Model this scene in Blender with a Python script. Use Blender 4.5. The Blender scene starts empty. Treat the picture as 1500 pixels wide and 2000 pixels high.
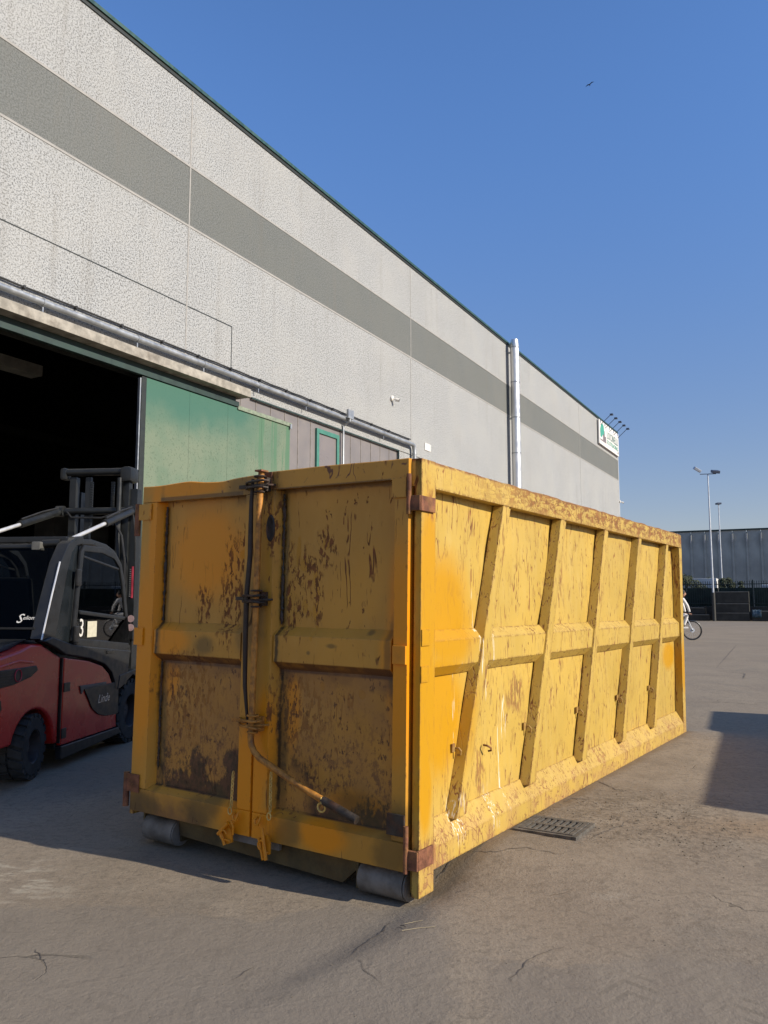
import bpy, bmesh, math, random
from mathutils import Vector, Matrix, Euler
random.seed(11)
sc = bpy.context.scene
C = sc.collection
R = math.radians

# ------------------------------------------------------------------ camera
cd = bpy.data.cameras.new('camera'); cam = bpy.data.objects.new('camera', cd); C.objects.link(cam)
cd.sensor_fit = 'VERTICAL'; cd.sensor_height = 36.0; cd.lens = 1580/2000*36.0
cd.clip_start = .05; cd.clip_end = 6000
cam.location = (0, 0, 1.65); cam.rotation_euler = (R(90+6.46), 0, 0)
sc.camera = cam
# ------------------------------------------------------------------ sky + sun
SUN_AZ = R(-26.0); SUN_EL = R(27.0)        # direction towards the sun, measured from +X
sdir = Vector((math.cos(SUN_AZ)*math.cos(SUN_EL), math.sin(SUN_AZ)*math.cos(SUN_EL), math.sin(SUN_EL)))
w = bpy.data.worlds.new('World'); sc.world = w; w.use_nodes = True
nt = w.node_tree; nt.nodes.clear()
sky = nt.nodes.new('ShaderNodeTexSky'); sky.sky_type = 'NISHITA'; sky.sun_disc = False
sky.sun_elevation = SUN_EL; sky.sun_rotation = R(90)-SUN_AZ
sky.altitude = 0; sky.air_density = 1.0; sky.dust_density = .3; sky.ozone_density = 4.0
bg = nt.nodes.new('ShaderNodeBackground'); bg.inputs['Strength'].default_value = .089
wo = nt.nodes.new('ShaderNodeOutputWorld')
# camera-like rendering of the whole sky: greyer at the horizon, deeper blue overhead, the same all round
tc = nt.nodes.new('ShaderNodeTexCoord'); sx_ = nt.nodes.new('ShaderNodeSeparateXYZ'); nt.links.new(tc.outputs['Generated'], sx_.inputs[0])
mr = nt.nodes.new('ShaderNodeMapRange'); mr.interpolation_type = 'SMOOTHSTEP'; nt.links.new(sx_.outputs['Z'], mr.inputs[0]); mr.inputs[1].default_value = 0; mr.inputs[2].default_value = .62
mc = nt.nodes.new('ShaderNodeMix'); mc.data_type = 'RGBA'; nt.links.new(mr.outputs[0], mc.inputs[0]); mc.inputs[6].default_value = (1.20, .95, .93, 1); mc.inputs[7].default_value = (1.34, 1.64, 2.02, 1)
mm = nt.nodes.new('ShaderNodeMix'); mm.data_type = 'RGBA'; mm.blend_type = 'MULTIPLY'; mm.inputs[0].default_value = 1; nt.links.new(sky.outputs[0], mm.inputs[6]); nt.links.new(mc.outputs[2], mm.inputs[7])
nt.links.new(mm.outputs[2], bg.inputs[0]); nt.links.new(bg.outputs[0], wo.inputs[0])
sd = bpy.data.lights.new('sun', 'SUN'); sun = bpy.data.objects.new('sun', sd); C.objects.link(sun)
sd.energy = 5.0; sd.angle = R(.53); sd.color = (1.0, .915, .79)
sun.rotation_euler = sdir.to_track_quat('Z', 'Y').to_euler(); sun.location = (20, -10, 30)
sc.view_settings.view_transform = 'Standard'; sc.view_settings.look = 'None'
sc.view_settings.exposure = 0.25; sc.view_settings.gamma = 1.0; sc.view_settings.use_curve_mapping = False
sc.render.engine = 'CYCLES'
sc.cycles.max_bounces = 6

# ------------------------------------------------------------------ helpers: nodes
ALB = (.88, .835, .765)      # overall reflectance trim of the paint mixes
class G:
    """tiny node-graph builder"""
    def __init__(s, name):
        s.m = bpy.data.materials.new(name); s.m.use_nodes = True; s.t = s.m.node_tree; s.t.nodes.clear()
        s.out = s.t.nodes.new('ShaderNodeOutputMaterial'); s.b = s.t.nodes.new('ShaderNodeBsdfPrincipled')
        s.t.links.new(s.b.outputs[0], s.out.inputs[0])
        s._co = None
    def L(s, a, sock):
        if hasattr(a, 'is_linked') or isinstance(a, bpy.types.NodeSocket): s.t.links.new(a, sock)
        elif a is not None:
            if isinstance(a, (tuple, list)) and len(a) == 3 and sock.type == 'RGBA': a = (*a, 1)
            sock.default_value = a
    def co(s):
        if not s._co: s._co = s.t.nodes.new('ShaderNodeTexCoord').outputs['Object']
        return s._co
    def xyz(s):
        n = s.t.nodes.new('ShaderNodeSeparateXYZ'); s.L(s.co(), n.inputs[0]); return n.outputs
    def scale(s, v, k):
        n = s.t.nodes.new('ShaderNodeVectorMath'); n.operation = 'MULTIPLY'; s.L(v, n.inputs[0]); n.inputs[1].default_value = k; return n.outputs[0]
    def noise(s, sc_, det=4, rough=.5, v=None, dist=0, k=None):
        n = s.t.nodes.new('ShaderNodeTexNoise'); v = v or s.co()
        if k: v = s.scale(v, k)
        s.L(v, n.inputs['Vector']); n.inputs['Scale'].default_value = sc_; n.inputs['Detail'].default_value = det
        n.inputs['Roughness'].default_value = rough; n.inputs['Distortion'].default_value = dist; return n.outputs[0]
    def noisec(s, sc_, det=2, v=None):
        n = s.t.nodes.new('ShaderNodeTexNoise'); s.L(v or s.co(), n.inputs['Vector']); n.inputs['Scale'].default_value = sc_
        n.inputs['Detail'].default_value = det; return n.outputs[1]
    def vor(s, sc_, feat='F1', v=None, k=None, out=0, rnd=1):
        n = s.t.nodes.new('ShaderNodeTexVoronoi'); n.feature = feat; v = v or s.co()
        if k: v = s.scale(v, k)
        s.L(v, n.inputs['Vector']); n.inputs['Scale'].default_value = sc_; n.inputs['Randomness'].default_value = rnd; return n.outputs[out]
    def ramp(s, f, a, b, lo=0., hi=1., smooth=True):
        n = s.t.nodes.new('ShaderNodeMapRange'); n.clamp = True
        if smooth: n.interpolation_type = 'SMOOTHSTEP'
        s.L(f, n.inputs[0])
        if a > b: a, b, lo, hi = b, a, hi, lo
        for i, x in zip((1, 2, 3, 4), (a, b, lo, hi)): n.inputs[i].default_value = x
        return n.outputs[0]
    def math(s, op, a, b=0.):
        n = s.t.nodes.new('ShaderNodeMath'); n.operation = op; s.L(a, n.inputs[0]); s.L(b, n.inputs[1]); return n.outputs[0]
    def mul(s, a, b): return s.math('MULTIPLY', a, b)
    def add(s, a, b): return s.math('ADD', a, b)
    def mx(s, a, b): return s.math('MAXIMUM', a, b)
    def mix(s, f, a, b):
        n = s.t.nodes.new('ShaderNodeMix'); n.data_type = 'RGBA'; s.L(f, n.inputs[0]); s.L(a, n.inputs[6]); s.L(b, n.inputs[7]); return n.outputs[2]
    def mulc(s, a, k):
        n = s.t.nodes.new('ShaderNodeMix'); n.data_type = 'RGBA'; n.blend_type = 'MULTIPLY'; n.inputs[0].default_value = 1; s.L(a, n.inputs[6]); n.inputs[7].default_value = (*k, 1); return n.outputs[2]
    def vadd(s, a, b):
        n = s.t.nodes.new('ShaderNodeVectorMath'); n.operation = 'ADD'; s.L(a, n.inputs[0]); s.L(b, n.inputs[1]); return n.outputs[0]
    def band(s, f, a, b, w):          # 1 between a and b
        return s.mul(s.ramp(f, a-w, a+w), s.ramp(f, b+w, b-w))
    def blob(s, c, r, n=None, amp=.5, soft=.3):
        q = s.t.nodes.new('ShaderNodeVectorMath'); q.operation = 'SUBTRACT'; s.L(s.co(), q.inputs[0]); q.inputs[1].default_value = c
        q2 = s.scale(q.outputs[0], tuple(1/x for x in r))
        l = s.t.nodes.new('ShaderNodeVectorMath'); l.operation = 'LENGTH'; s.L(q2, l.inputs[0]); d = l.outputs['Value']
        if n is not None: d = s.add(d, s.mul(s.add(n, -.5), amp))
        return s.ramp(d, 1+soft/2, 1-soft)
    def bump(s, h, dist=.01, st=1., nrm=None):
        n = s.t.nodes.new('ShaderNodeBump'); s.L(h, n.inputs['Height']); n.inputs['Distance'].default_value = dist; n.inputs['Strength'].default_value = st
        if nrm is not None: s.L(nrm, n.inputs['Normal'])
        return n.outputs[0]
    def edge(s, rad=.01, lo=.0, hi=.25):      # worn edges, from the rounded-corner normal
        b = s.t.nodes.new('ShaderNodeBevel'); b.samples = 3; b.inputs['Radius'].default_value = rad
        g = s.t.nodes.new('ShaderNodeNewGeometry')
        d = s.t.nodes.new('ShaderNodeVectorMath'); d.operation = 'DOT_PRODUCT'; s.L(b.outputs[0], d.inputs[0]); s.L(g.outputs['Normal'], d.inputs[1])
        return s.ramp(s.math('SUBTRACT', 1., d.outputs['Value']), lo, hi)
    def fin(s, col, rough=.6, metal=0., nrm=None, spec=.5, coat=0.):
        if metal == 0.: col = s.mulc(col, ALB)
        s.L(col, s.b.inputs['Base Color']); s.L(rough, s.b.inputs['Roughness']); s.L(metal, s.b.inputs['Metallic'])
        s.b.inputs['Specular IOR Level'].default_value = spec
        if coat: s.b.inputs['Coat Weight'].default_value = coat; s.b.inputs['Coat Roughness'].default_value = .15
        if nrm is not None: s.L(nrm, s.b.inputs['Normal'])
        return s.m

def simple(name, col, rough=.6, metal=0., var=.25, sc_=8, spec=.5, bump=.0, coat=0., dirt=None):
    g = G(name); n = g.noise(sc_, 5, .6)
    c = g.mix(g.ramp(n, .3, .7), tuple(x*(1-var) for x in col), tuple(min(1, x*(1+var)) for x in col))
    if dirt: c = g.mix(g.ramp(g.noise(sc_*.6, 6, .65), .45, .75, 0, dirt[1]), c, dirt[0])
    r = g.ramp(g.noise(sc_*2, 4), .3, .7, max(0.02, rough-.1), min(1, rough+.12))
    return g.fin(c, r, metal, g.bump(g.noise(sc_*6, 4), .004, bump) if bump else None, spec, coat)

# ------------------------------------------------------------------ materials
M = {}
FAD = (.585, .405, .088); FRESH = (.555, .290, .006); RUST = (.15, .055, .024); RUST2 = (.27, .105, .038)

def paint(name, fresh, kind):
    g = G(name); X, Y, Z = g.xyz()
    big = g.noise(1.3, 4, .55); mid = g.noise(5, 5, .6)
    base = g.mix(g.ramp(big, .3, .7), tuple(x*.86 for x in FAD), FAD)
    if kind == 'door': base = g.mix(g.ramp(big, .35, .65), (.52, .262, .036), (.63, .315, .040))  # door base brightened and warmed: fill light on the shaded front painted in
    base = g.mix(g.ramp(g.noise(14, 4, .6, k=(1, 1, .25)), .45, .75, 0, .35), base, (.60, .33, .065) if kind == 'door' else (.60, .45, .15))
    # fresh spray paint; the door mix has warm bounce light added to its colour
    m = None
    for c, r in fresh:
        q = g.blob(c, r, mid, .35, .45); m = q if m is None else g.mx(m, q)
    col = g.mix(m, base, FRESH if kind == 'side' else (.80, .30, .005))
    nm = g.math('SUBTRACT', 1., m)
    nmm = g.math('SUBTRACT', 1., g.mul(m, .82))
    # rust freckles in clusters, a little stretched downwards
    cl = g.ramp(g.noise(2.1, 3, .6), .40, .66)
    f1 = g.ramp(g.noise(34, 3, .55, k=(1, 1, .42)), .655, .70)
    f2 = g.ramp(g.noise(11, 4, .6, k=(1, 1, .40), dist=.4), .655, .69)
    rust = g.mul(g.mx(g.mul(f1, g.ramp(cl, .15, .8, .25, 1)), g.mul(f2, cl)), nmm)
    # scratches: thin bands of stretched noise, mostly upright
    wv = g.vadd(g.co(), g.scale(g.noisec(3), (.10, .10, .10)))
    def scr(k, sc_, wd):
        n = g.noise(sc_, 2, .4, v=wv, k=k); return g.ramp(g.math('ABSOLUTE', g.add(n, -.5)), wd, wd*.35)
    if kind == 'side':
        s1 = g.mul(scr((1, 1.0, .10), 14, .017), g.ramp(g.noise(6, 3, k=(1, 1, .6)), .52, .60))
        s2 = g.mul(scr((1, 1.4, .09), 30, .024), g.ramp(g.noise(12, 3, k=(1, 1, .45)), .53, .59))
        s2 = g.mx(s2, g.mul(g.ramp(g.noise(44, 3, .5, k=(1, 1, .13)), .635, .665), g.ramp(g.noise(2.6, 3), .42, .60)))
        sc_ = g.mul(g.mx(s1, s2), nmm)
        rust = g.mx(rust, sc_)
        # top rail, scraped all over
        top = g.ramp(Z, 2.30, 2.40)
        v1 = g.ramp(g.vor(16, 'DISTANCE_TO_EDGE', v=wv, k=(1, .42, 1)), .045, .02)
        v2 = g.ramp(g.vor(27, 'DISTANCE_TO_EDGE', v=wv, k=(1, 1.2, .5)), .05, .02)
        hs = g.mul(scr((1, .22, 1.), 20, .035), g.ramp(g.noise(4, 3), .42, .55))
        far = g.ramp(Y, .3, 1.9, .10, 1)
        tr = g.mx(g.mx(g.mul(v1, g.ramp(g.noise(7, 3), .46, .56)), g.mul(v2, g.ramp(g.noise(6, 3, k=(1, 1, 1.2)), .5, .6))), hs)
        tr = g.mx(tr, g.mul(g.ramp(g.noise(15, 6, .74, k=(1, .45, 1)), .475, .55), .95))
        rust = g.mx(rust, g.mul(g.mul(tr, top), far))
        rust = g.mx(rust, g.mul(g.ramp(Z, 2.478, 2.506), g.ramp(g.noise(9, 5, .7), .38, .52)))
        # bottom rail, scuffed and dusty
        bot = g.ramp(Z, .36, .26)
        br = g.mx(g.mul(g.ramp(g.noise(21, 5, .7, k=(1, .6, .6)), .575, .62), .85), g.mul(v2, g.ramp(g.noise(5, 3), .5, .58)))
        rust = g.mx(rust, g.mul(br, bot))
        ed = g.mul(g.edge(.024, .004, .05), g.ramp(g.noise(23, 5, .72, k=(1, 1, .5)), .46, .54))
        rust = g.mx(rust, g.mul(ed, g.ramp(m, .9, .1, .35, 1)))
        # rust weeping at the foot of each bay and under the fittings
        for c, r in [((-.08, .93, 1.05), (.2, .05, .30)), ((-.08, .98, .50), (.2, .07, .17)), ((-.08, 1.55, 1.0), (.2, .16, .14)),
                     ((-.08, 2.0, .62), (.2, .06, .12)), ((-.08, 2.45, 1.98), (.2, .10, .28)), ((-.08, 1.25, 1.93), (.2, .07, .12)),
                     ((-.08, 3.1, .78), (.2, .05, .16)), ((0, .17, 2.24), (.2, .09, .10)), ((0, .15, .22), (.2, .14, .10))]:
            rust = g.mx(rust, g.mul(g.mul(g.blob(c, r, g.noise(12, 5, .7, k=(1, 1, .5)), 2.0, .4), g.ramp(g.noise(34, 4, .6, k=(1, 1, .3)), .42, .54)), .8))
        rc = g.mix(g.ramp(g.noise(20, 3), .35, .62), (.155, .060, .025), (.27, .110, .038))
        col = g.mix(g.mul(rust, .92), col, rc)
        col = g.mix(g.mul(g.mul(ed, .75), g.ramp(m, .9, .1, .3, 1)), col, (.14, .055, .024))
        # road dust over the lowest part
        col = g.mix(g.mul(g.ramp(Z, .55, .1, 0, .5), g.ramp(mid, .35, .7)), col, (.42, .24, .115))
        # white lime runs
        wn = g.noise(75, 3, .5, k=(1, 1, .06))
        for yc, z0, z1, a in [(.86, 1.20, 1.72, .018), (.60, .75, 1.25, .016), (.55, .2, .45, .07), (1.05, 1.0, 1.45, .03), (1.28, .25, .95, .012), (1.36, .72, .98, .035), (.22, .35, .75, .01), (1.05, .18, .42, .05)]:
            wm = g.mul(g.mul(g.band(Y, yc-a, yc+a, .006), g.band(Z, z0, z1, .05)), g.ramp(wn, .55, .60))
            col = g.mix(g.mul(wm, .9), col, (.78, .74, .62))
        rough = g.ramp(rust, 0, 1, .48, .85)
        hgt = g.add(g.mul(rust, -.6), g.mul(g.noise(3, 3), .8))
        return g.fin(col, rough, 0, g.bump(hgt, .006, .55), .35)
    # ---- doors
    s1 = g.mul(scr((1.2, 1, .10), 8, .012), g.ramp(g.noise(5, 3), .55, .62))
    rust = g.mx(rust, g.mul(s1, nmm))
    for c, r in [((-.72, .05, 2.0), (.07, .2, .12)), ((-.86, .05, 1.86), (.09, .2, .13)), ((-.78, .05, 1.68), (.05, .2, .17)), ((-.90, .05, 1.62), (.07, .2, .07)),
                 ((-1.0, .05, 1.72), (.05, .2, .26)), ((-1.52, .05, 1.72), (.10, .2, .34)), ((-1.80, .05, 1.62), (.08, .2, .12)), ((-1.43, .05, 2.0), (.04, .2, .18)),
                 ((-1.15, .0, 2.35), (.07, .2, .25)), ((-.55, .05, 1.05), (.07, .2, .06)), ((-.9, .05, .95), (.22, .2, .22)), ((-1.9, .05, .95), (.25, .2, .3)),
                 ((-1.12, 0, 2.12), (.05, .2, .16))]:
        rust = g.mx(rust, g.mul(g.mul(g.blob(c, tuple(q*1.15 for q in r), g.noise(15, 5, .7, k=(1, 1, .5)), 2.2, .4), g.ramp(g.noise(30, 4, .65, k=(1, 1, .40)), .50, .55)), .95))
    col = g.mix(g.mul(rust, .92), col, g.mix(g.ramp(g.noise(16, 3), .4, .6), (.10, .032, .012), (.19, .06, .022)))
    for c, r in [((-.72, .05, 2.02), (.030, .2, .045)), ((-.95, .05, 1.97), (.02, .2, .10)), ((-.90, .05, 1.88), (.035, .2, .05)), ((-.80, .05, 1.80), (.020, .2, .06)), ((-.78, .05, 1.68), (.016, .2, .06)),
                 ((-.795, .05, 1.58), (.025, .2, .07)), ((-.88, .05, 1.62), (.030, .2, .045)), ((-.84, .05, 1.57), (.022, .2, .03)), ((-.78, .05, 1.45), (.016, .2, .06)), ((-1.44, .05, 1.96), (.03, .2, .04)),
                 ((-1.46, .05, 1.72), (.02, .2, .07)), ((-.42, .05, 1.09), (.030, .2, .035)), ((-.98, .05, .98), (.03, .2, .04)), ((-.73, .05, 1.12), (.02, .2, .035)), ((-1.93, .05, .84), (.035, .2, .02)), ((-1.88, .05, .76), (.06, .2, .02))]:
        rust = g.mx(rust, g.mul(g.blob(c, r, g.noise(22, 4, .6, k=(1, 1, .6)), 1.3, .35), .85))
    col = g.mix(g.mul(g.mul(g.ramp(Z, .36, .20), g.ramp(X, -1.5, -1.75)), g.ramp(mid, .3, .6, .3, .8)), col, (.17, .085, .045))
    # purple brown corrosion under the cross band, rotten bottoms of the panels
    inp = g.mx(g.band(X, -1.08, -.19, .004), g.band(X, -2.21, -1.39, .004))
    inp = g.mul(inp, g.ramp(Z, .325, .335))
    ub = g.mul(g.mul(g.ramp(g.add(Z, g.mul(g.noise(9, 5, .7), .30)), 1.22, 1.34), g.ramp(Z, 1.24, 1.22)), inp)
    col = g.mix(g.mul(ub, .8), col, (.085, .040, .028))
    lowp = g.mul(g.mul(g.ramp(Z, 1.27, 1.20), inp), g.math('SUBTRACT', 1., g.mul(m, .6)))
    col = g.mix(g.mul(lowp, g.ramp(g.noise(3.5, 5, .6), .30, .62, .35, .85)), col, (.42, .205, .050))
    spk = g.mul(g.mul(g.ramp(g.noise(42, 3, .6, k=(1, 1, .5)), .58, .63), inp), g.ramp(Z, 1.28, 1.15, 0, .85)); spk = g.mul(spk, g.ramp(g.noise(5, 3), .38, .55)); col = g.mix(spk, col, (.09, .032, .014))
    edgez = g.add(Z, g.mul(g.add(g.noise(6, 6, .68, k=(1, 1, .6)), -.5), -1.5))
    sp = g.add(edgez, g.mul(g.math('ABSOLUTE', g.add(X, 1.30)), .10))
    db = g.mul(g.mul(g.ramp(sp, .63, .50), inp), g.ramp(Z, .70, .64))
    keep = g.mix(g.blob((-1.02, .05, .42), (.22, .3, .22), mid, .4, .4), (0, 0, 0), (1, 1, 1))
    dbm = g.mul(db, g.math('SUBTRACT', 1., keep))
    col = g.mix(g.mul(dbm, .93), col, g.mix(g.ramp(g.noise(25, 4), .4, .65), (.030, .020, .014), (.10, .045, .025)))
    lo = g.mul(g.mul(g.ramp(Z, 1.25, .5), inp), g.ramp(g.noise(22, 6, .75, k=(1, 1, .7)), .50, .62))
    col = g.mix(g.mul(g.mul(lo, .75), nm), col, (.13, .055, .03))
    # dark greenish overspray and oily grime near the edges of the frames
    gr = None
    for c, r in [((-2.19, .03, 1.75), (.035, .2, .75)), ((-2.17, .03, .75), (.05, .2, .55)), ((-1.055, .05, 1.85), (.030, .2, .62)), ((-1.04, .05, .75), (.05, .2, .5)),
                 ((-1.72, 0, .22), (.16, .2, .12)), ((-1.6, 0, .30), (.1, .2, .12)), ((-.93, 0, .22), (.12, .2, .12)), ((-.16, 0, .22), (.14, .2, .14)), ((-2.3, 0, .20), (.22, .2, .10)),
                 ((-.12, 0, .42), (.10, .2, .12)), ((-1.40, 0, 2.40), (.16, .2, .12)), ((-1.3, 0, 1.55), (.16, .2, .28)), ((-1.16, 0, 2.42), (.10, .2, .15)), ((-.205, .05, 1.3), (.03, .2, .3)),
                 ((-.62, .0, 1.38), (.045, .2, .016)), ((-.35, .0, 1.47), (.030, .2, .02)), ((-.80, .0, 1.33), (.018, .2, .015)), ((-1.72, .0, 1.34), (.10, .2, .07)),
                 ((-.42, .03, .42), (.22, .2, .14))]:
        q = g.blob(c, r, g.noise(9, 4, .6), .9, .55); gr = q if gr is None else g.mx(gr, q)
    col = g.mix(g.mul(gr, .60), col, (.075, .060, .022))
    sl = None
    wob = g.mul(g.add(g.noise(7, 4, .7), -.5), .05)
    for xc, z0, z1 in ((-2.205, .45, 2.30), (-1.068, .9, 2.36), (-1.40, 1.5, 2.3), (-1.068, .35, 1.2)):
        q = g.mul(g.mul(g.ramp(g.math('ABSOLUTE', g.add(g.add(X, wob), -xc)), .020, .006), g.band(Z, z0, z1, .06)), g.ramp(g.noise(6, 5, .7), .40, .50)); sl = q if sl is None else g.mx(sl, q)
    col = g.mix(g.mul(sl, .85), col, (.030, .022, .012))
    ub2 = g.mul(g.mul(g.band(Z, 1.195, 1.262, .008), inp), g.ramp(g.noise(8, 4), .3, .5, .55, .9)); col = g.mix(ub2, col, (.10, .045, .026))  # cross band's underside darkened: its shade painted into the door colour
    tb2 = g.mul(g.mul(g.ramp(g.add(Z, g.mul(g.noise(9, 4), .05)), 2.375, 2.40), inp), .7); col = g.mix(g.mul(tb2, g.ramp(Z, 2.40, 2.39)), col, (.09, .05, .022))  # top rail's shadow painted as a dark line across the panel tops
    ed = g.mul(g.edge(.012, .01, .12), g.ramp(g.noise(17, 5, .65), .52, .60))
    col = g.mix(g.mul(ed, .8), col, RUST)
    tp = g.mul(g.ramp(Z, 2.36, 2.40), g.mul(scr((.8, 1, .5), 11, .02), g.ramp(g.noise(7, 3), .5, .58)))
    col = g.mix(g.mul(tp, g.math('SUBTRACT', 1., m)), col, RUST)
    return g.fin(col, g.ramp(rust, 0, 1, .42, .85), 0, g.bump(g.add(g.mul(rust, -.6), g.mul(g.noise(4, 3), .6)), .006, .6), .4)

M['side'] = paint('worn_yellow_side_paint', [((0, .13, 1.75), (.3, .13, .62)), ((-.05, .42, 1.58), (.3, .46, .42)), ((-.05, .34, 1.0), (.3, .46, .48)), ((0, .1, 1.1), (.3, .13, .7)), ((-.06, 5.95, 1.05), (.3, .28, .17)), ((0, 6.28, .9), (.3, .1, .35)), ((0,.1,.6),(.3,.09,.3))], 'side')
M['door'] = paint('weathered_warm_fill_door_paint', [((-1.95, 0, 2.45), (.42, .3, .08)), ((-1.80, .05, 1.98), (.38, .3, .36)), ((-2.32, 0, 1.25), (.14, .3, .75)), ((-2.1, 0, 1.36), (.24, .3, .12)),
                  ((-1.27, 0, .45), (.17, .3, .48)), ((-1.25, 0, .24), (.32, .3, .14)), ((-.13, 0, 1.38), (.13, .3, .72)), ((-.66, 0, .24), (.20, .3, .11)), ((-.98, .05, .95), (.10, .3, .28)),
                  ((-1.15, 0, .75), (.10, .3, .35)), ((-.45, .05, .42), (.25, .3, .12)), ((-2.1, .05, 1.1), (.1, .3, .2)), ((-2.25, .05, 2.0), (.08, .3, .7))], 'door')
M['rodyel'] = simple('rod_yellow_paint', (.44, .20, .035), .55, 0, .35, 22, .4, .4, 0, ((.12, .045, .022), 1.0))
M['hookp'] = simple('worn_hook_paint', (.36, .22, .06), .6, 0, .2, 20, .4, .3, 0, ((.20, .08, .03), .95))
M['fresh'] = simple('fresh_orange_yellow_paint', (.76, .29, .010), .42, 0, .12, 6, .4, .2, 0, ((.2, .1, .03), .35))
M['rusty'] = simple('bare_rusty_plate', (.20, .085, .048), .75, 0, .45, 14, .3, .6, 0, ((.36, .20, .045), .7))
M['darksteel'] = simple('dark_greasy_steel', (.045, .036, .028), .55, .3, .4, 14, .4, .5, 0, (RUST, .6))
M['chassis'] = simple('grimy_chassis_paint', (.11, .085, .040), .75, 0, .4, 6, .3, .5, 0, ((.16, .09, .03), .6))
M['roller'] = simple('worn_steel_roller', (.17, .165, .155), .60, 0, .35, 9, .4, .6, 0, ((.19, .15, .11), .5))
M['chain'] = simple('yellowed_chain', (.66, .46, .13), .5, .0, .3, 20, .5)
M['innerpaint'] = simple('inside_paint', (.35, .2, .05), .8, 0, .3, 4)

def pebble(name, light, dark, k1=(.44, .56)):
    g = G(name); X, Y, Z = g.xyz()
    n = g.noise(24, 3, .75, k=(1, 1, 1.1)); n2 = g.noise(52, 2, .6)
    sp = g.ramp(g.add(g.mul(n, .72), g.mul(n2, .28)), k1[0], k1[1])
    c = g.mix(sp, dark, light)
    warm = g.ramp(g.noise(.45, 4, .6), .4, .65, 0, .35)
    c = g.mix(warm, c, tuple(a*b for a, b in zip(light, (1.0, .965, .91))))
    st = g.ramp(g.noise(1.3, 5, .6, k=(1, 1, .22)), .56, .72, 0, .20)
    c = g.mix(st, c, tuple(x*.72 for x in light))
    run = g.mul(g.ramp(g.noise(3.2, 4, .6, k=(1, 1, .06)), .50, .68), g.ramp(g.noise(.5, 3), .35, .6)); c = g.mix(g.mul(run, .22), c, (.20, .19, .17))
    c = g.mix(g.ramp(g.noise(.22, 3, .5), .35, .65, .12, 0), c, (.30, .30, .29))
    return g.fin(c, .92, 0, g.bump(sp, .012, .5), .15)
M['peb'] = pebble('exposed_aggregate_concrete', (.445, .472, .497), (.150, .160, .168), (.432, .500))
M['pebg'] = pebble('grey_green_aggregate_band', (.190, .208, .212), (.118, .130, .130), (.42, .54))
M['edgeconc'] = simple('smooth_light_concrete', (.36, .36, .355), .85, 0, .1, 5)
M['beam'] = simple('stained_concrete_beam', (.36, .345, .31), .9, 0, .3, 4, .2, .6, 0, ((.14, .12, .10), .7))
M['coping'] = simple('green_roof_flashing', (.030, .075, .062), .45, .2, .2, 3)
M['galv'] = simple('galvanised_pipe', (.36, .37, .37), .42, .55, .15, 3, .5, 0, 0, ((.2, .19, .18), .4))
M['inox'] = simple('stainless_flue', (.66, .65, .63), .42, .75, .06, 1.5)
M['rail'] = simple('dark_green_door_rail', (.020, .040, .034), .6, .1, .3, 3)
M['cable'] = simple('black_cable', (.02, .02, .02), .6)
M['sandw'] = simple('grey_brown_sandwich_panel', (.20, .178, .165), .5, .1, .06, 1, .4)
M['sandseam'] = simple('pale_panel_seam', (.30, .275, .25), .5)
M['greenfr'] = simple('teal_window_frame', (.065, .23, .18), .45, 0, .1, 4)
M['greydoor'] = simple('grey_window_pane', (.22, .20, .20), .35, .0, .05, 1)
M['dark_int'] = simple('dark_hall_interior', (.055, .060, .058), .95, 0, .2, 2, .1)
M['intrack'] = simple('dusty_stock', (.16, .15, .13), .9, 0, .4, 1)
M['intbeam'] = simple('hall_beam', (.55, .55, .52), .9, 0, .2, 2, .1)
M['blackrub'] = simple('black_door_edge', (.012, .018, .016), .6)
M['white'] = simple('white_enamel', (.78, .78, .77), .5, 0, .04, 3)
M['white2'] = simple('white_plastic', (.75, .75, .73), .4, 0, .06, 9)
M['signgreen'] = simple('sign_green', (.06, .36, .27), .5, 0, .1, 3)
M['signgrey'] = simple('sign_grey', (.22, .19, .20), .5, 0, .1, 3)
M['signteal'] = simple('sign_dark_teal', (.10, .20, .18), .5, 0, .1, 3)
M['black'] = simple('black_part', (.015, .015, .015), .4)
M['red'] = simple('red_sticker', (.55, .02, .03), .5)
M['text_red'] = simple('sticker_red_print', (.50, .05, .08), .5)

g = G('weathered_green_door')           # sliding door, chalked paint under a teal patch
X, Y, Z = g.xyz(); mid = g.noise(2.2, 4, .55)
c = g.mix(g.ramp(g.noise(1.1, 4), .35, .65), (.135, .205, .145), (.180, .232, .165))
sp = g.ramp(g.noise(20, 4, .65), .55, .64); c = g.mix(g.mul(sp, .6), c, (.09, .135, .09))
c = g.mix(g.mul(g.ramp(g.noise(1.7, 4, k=(1, 1, .35)), .45, .7), g.ramp(Z, 5.6, 4.0, 0, .8)), c, (.065, .15, .09))
edge = g.add(Z, g.mul(g.add(g.noise(.9, 3), -.5), 1.6))
band = g.mul(g.ramp(edge, 5.6, 6.7), g.ramp(X, 4.4, 3.3)); c = g.mix(g.mul(band, .85), c, (.045, .150, .115))
st = g.ramp(g.noise(4.5, 3, .6, k=(1, 1, .05)), .50, .56)
rr = g.mul(g.mul(st, g.ramp(X, 3.6, 4.3)), g.ramp(g.add(Z, g.mul(X, .06)), 4.9, 6.2)); c = g.mix(g.mul(rr, .8), c, (.085, .19, .115))
c = g.mix(g.ramp(X, 5.62, 5.72, 0, .7), c, (.085, .19, .12))
M['gdoor'] = g.fin(c, .6, 0, g.bump(g.noise(3, 3), .02, .1), .3)

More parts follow.
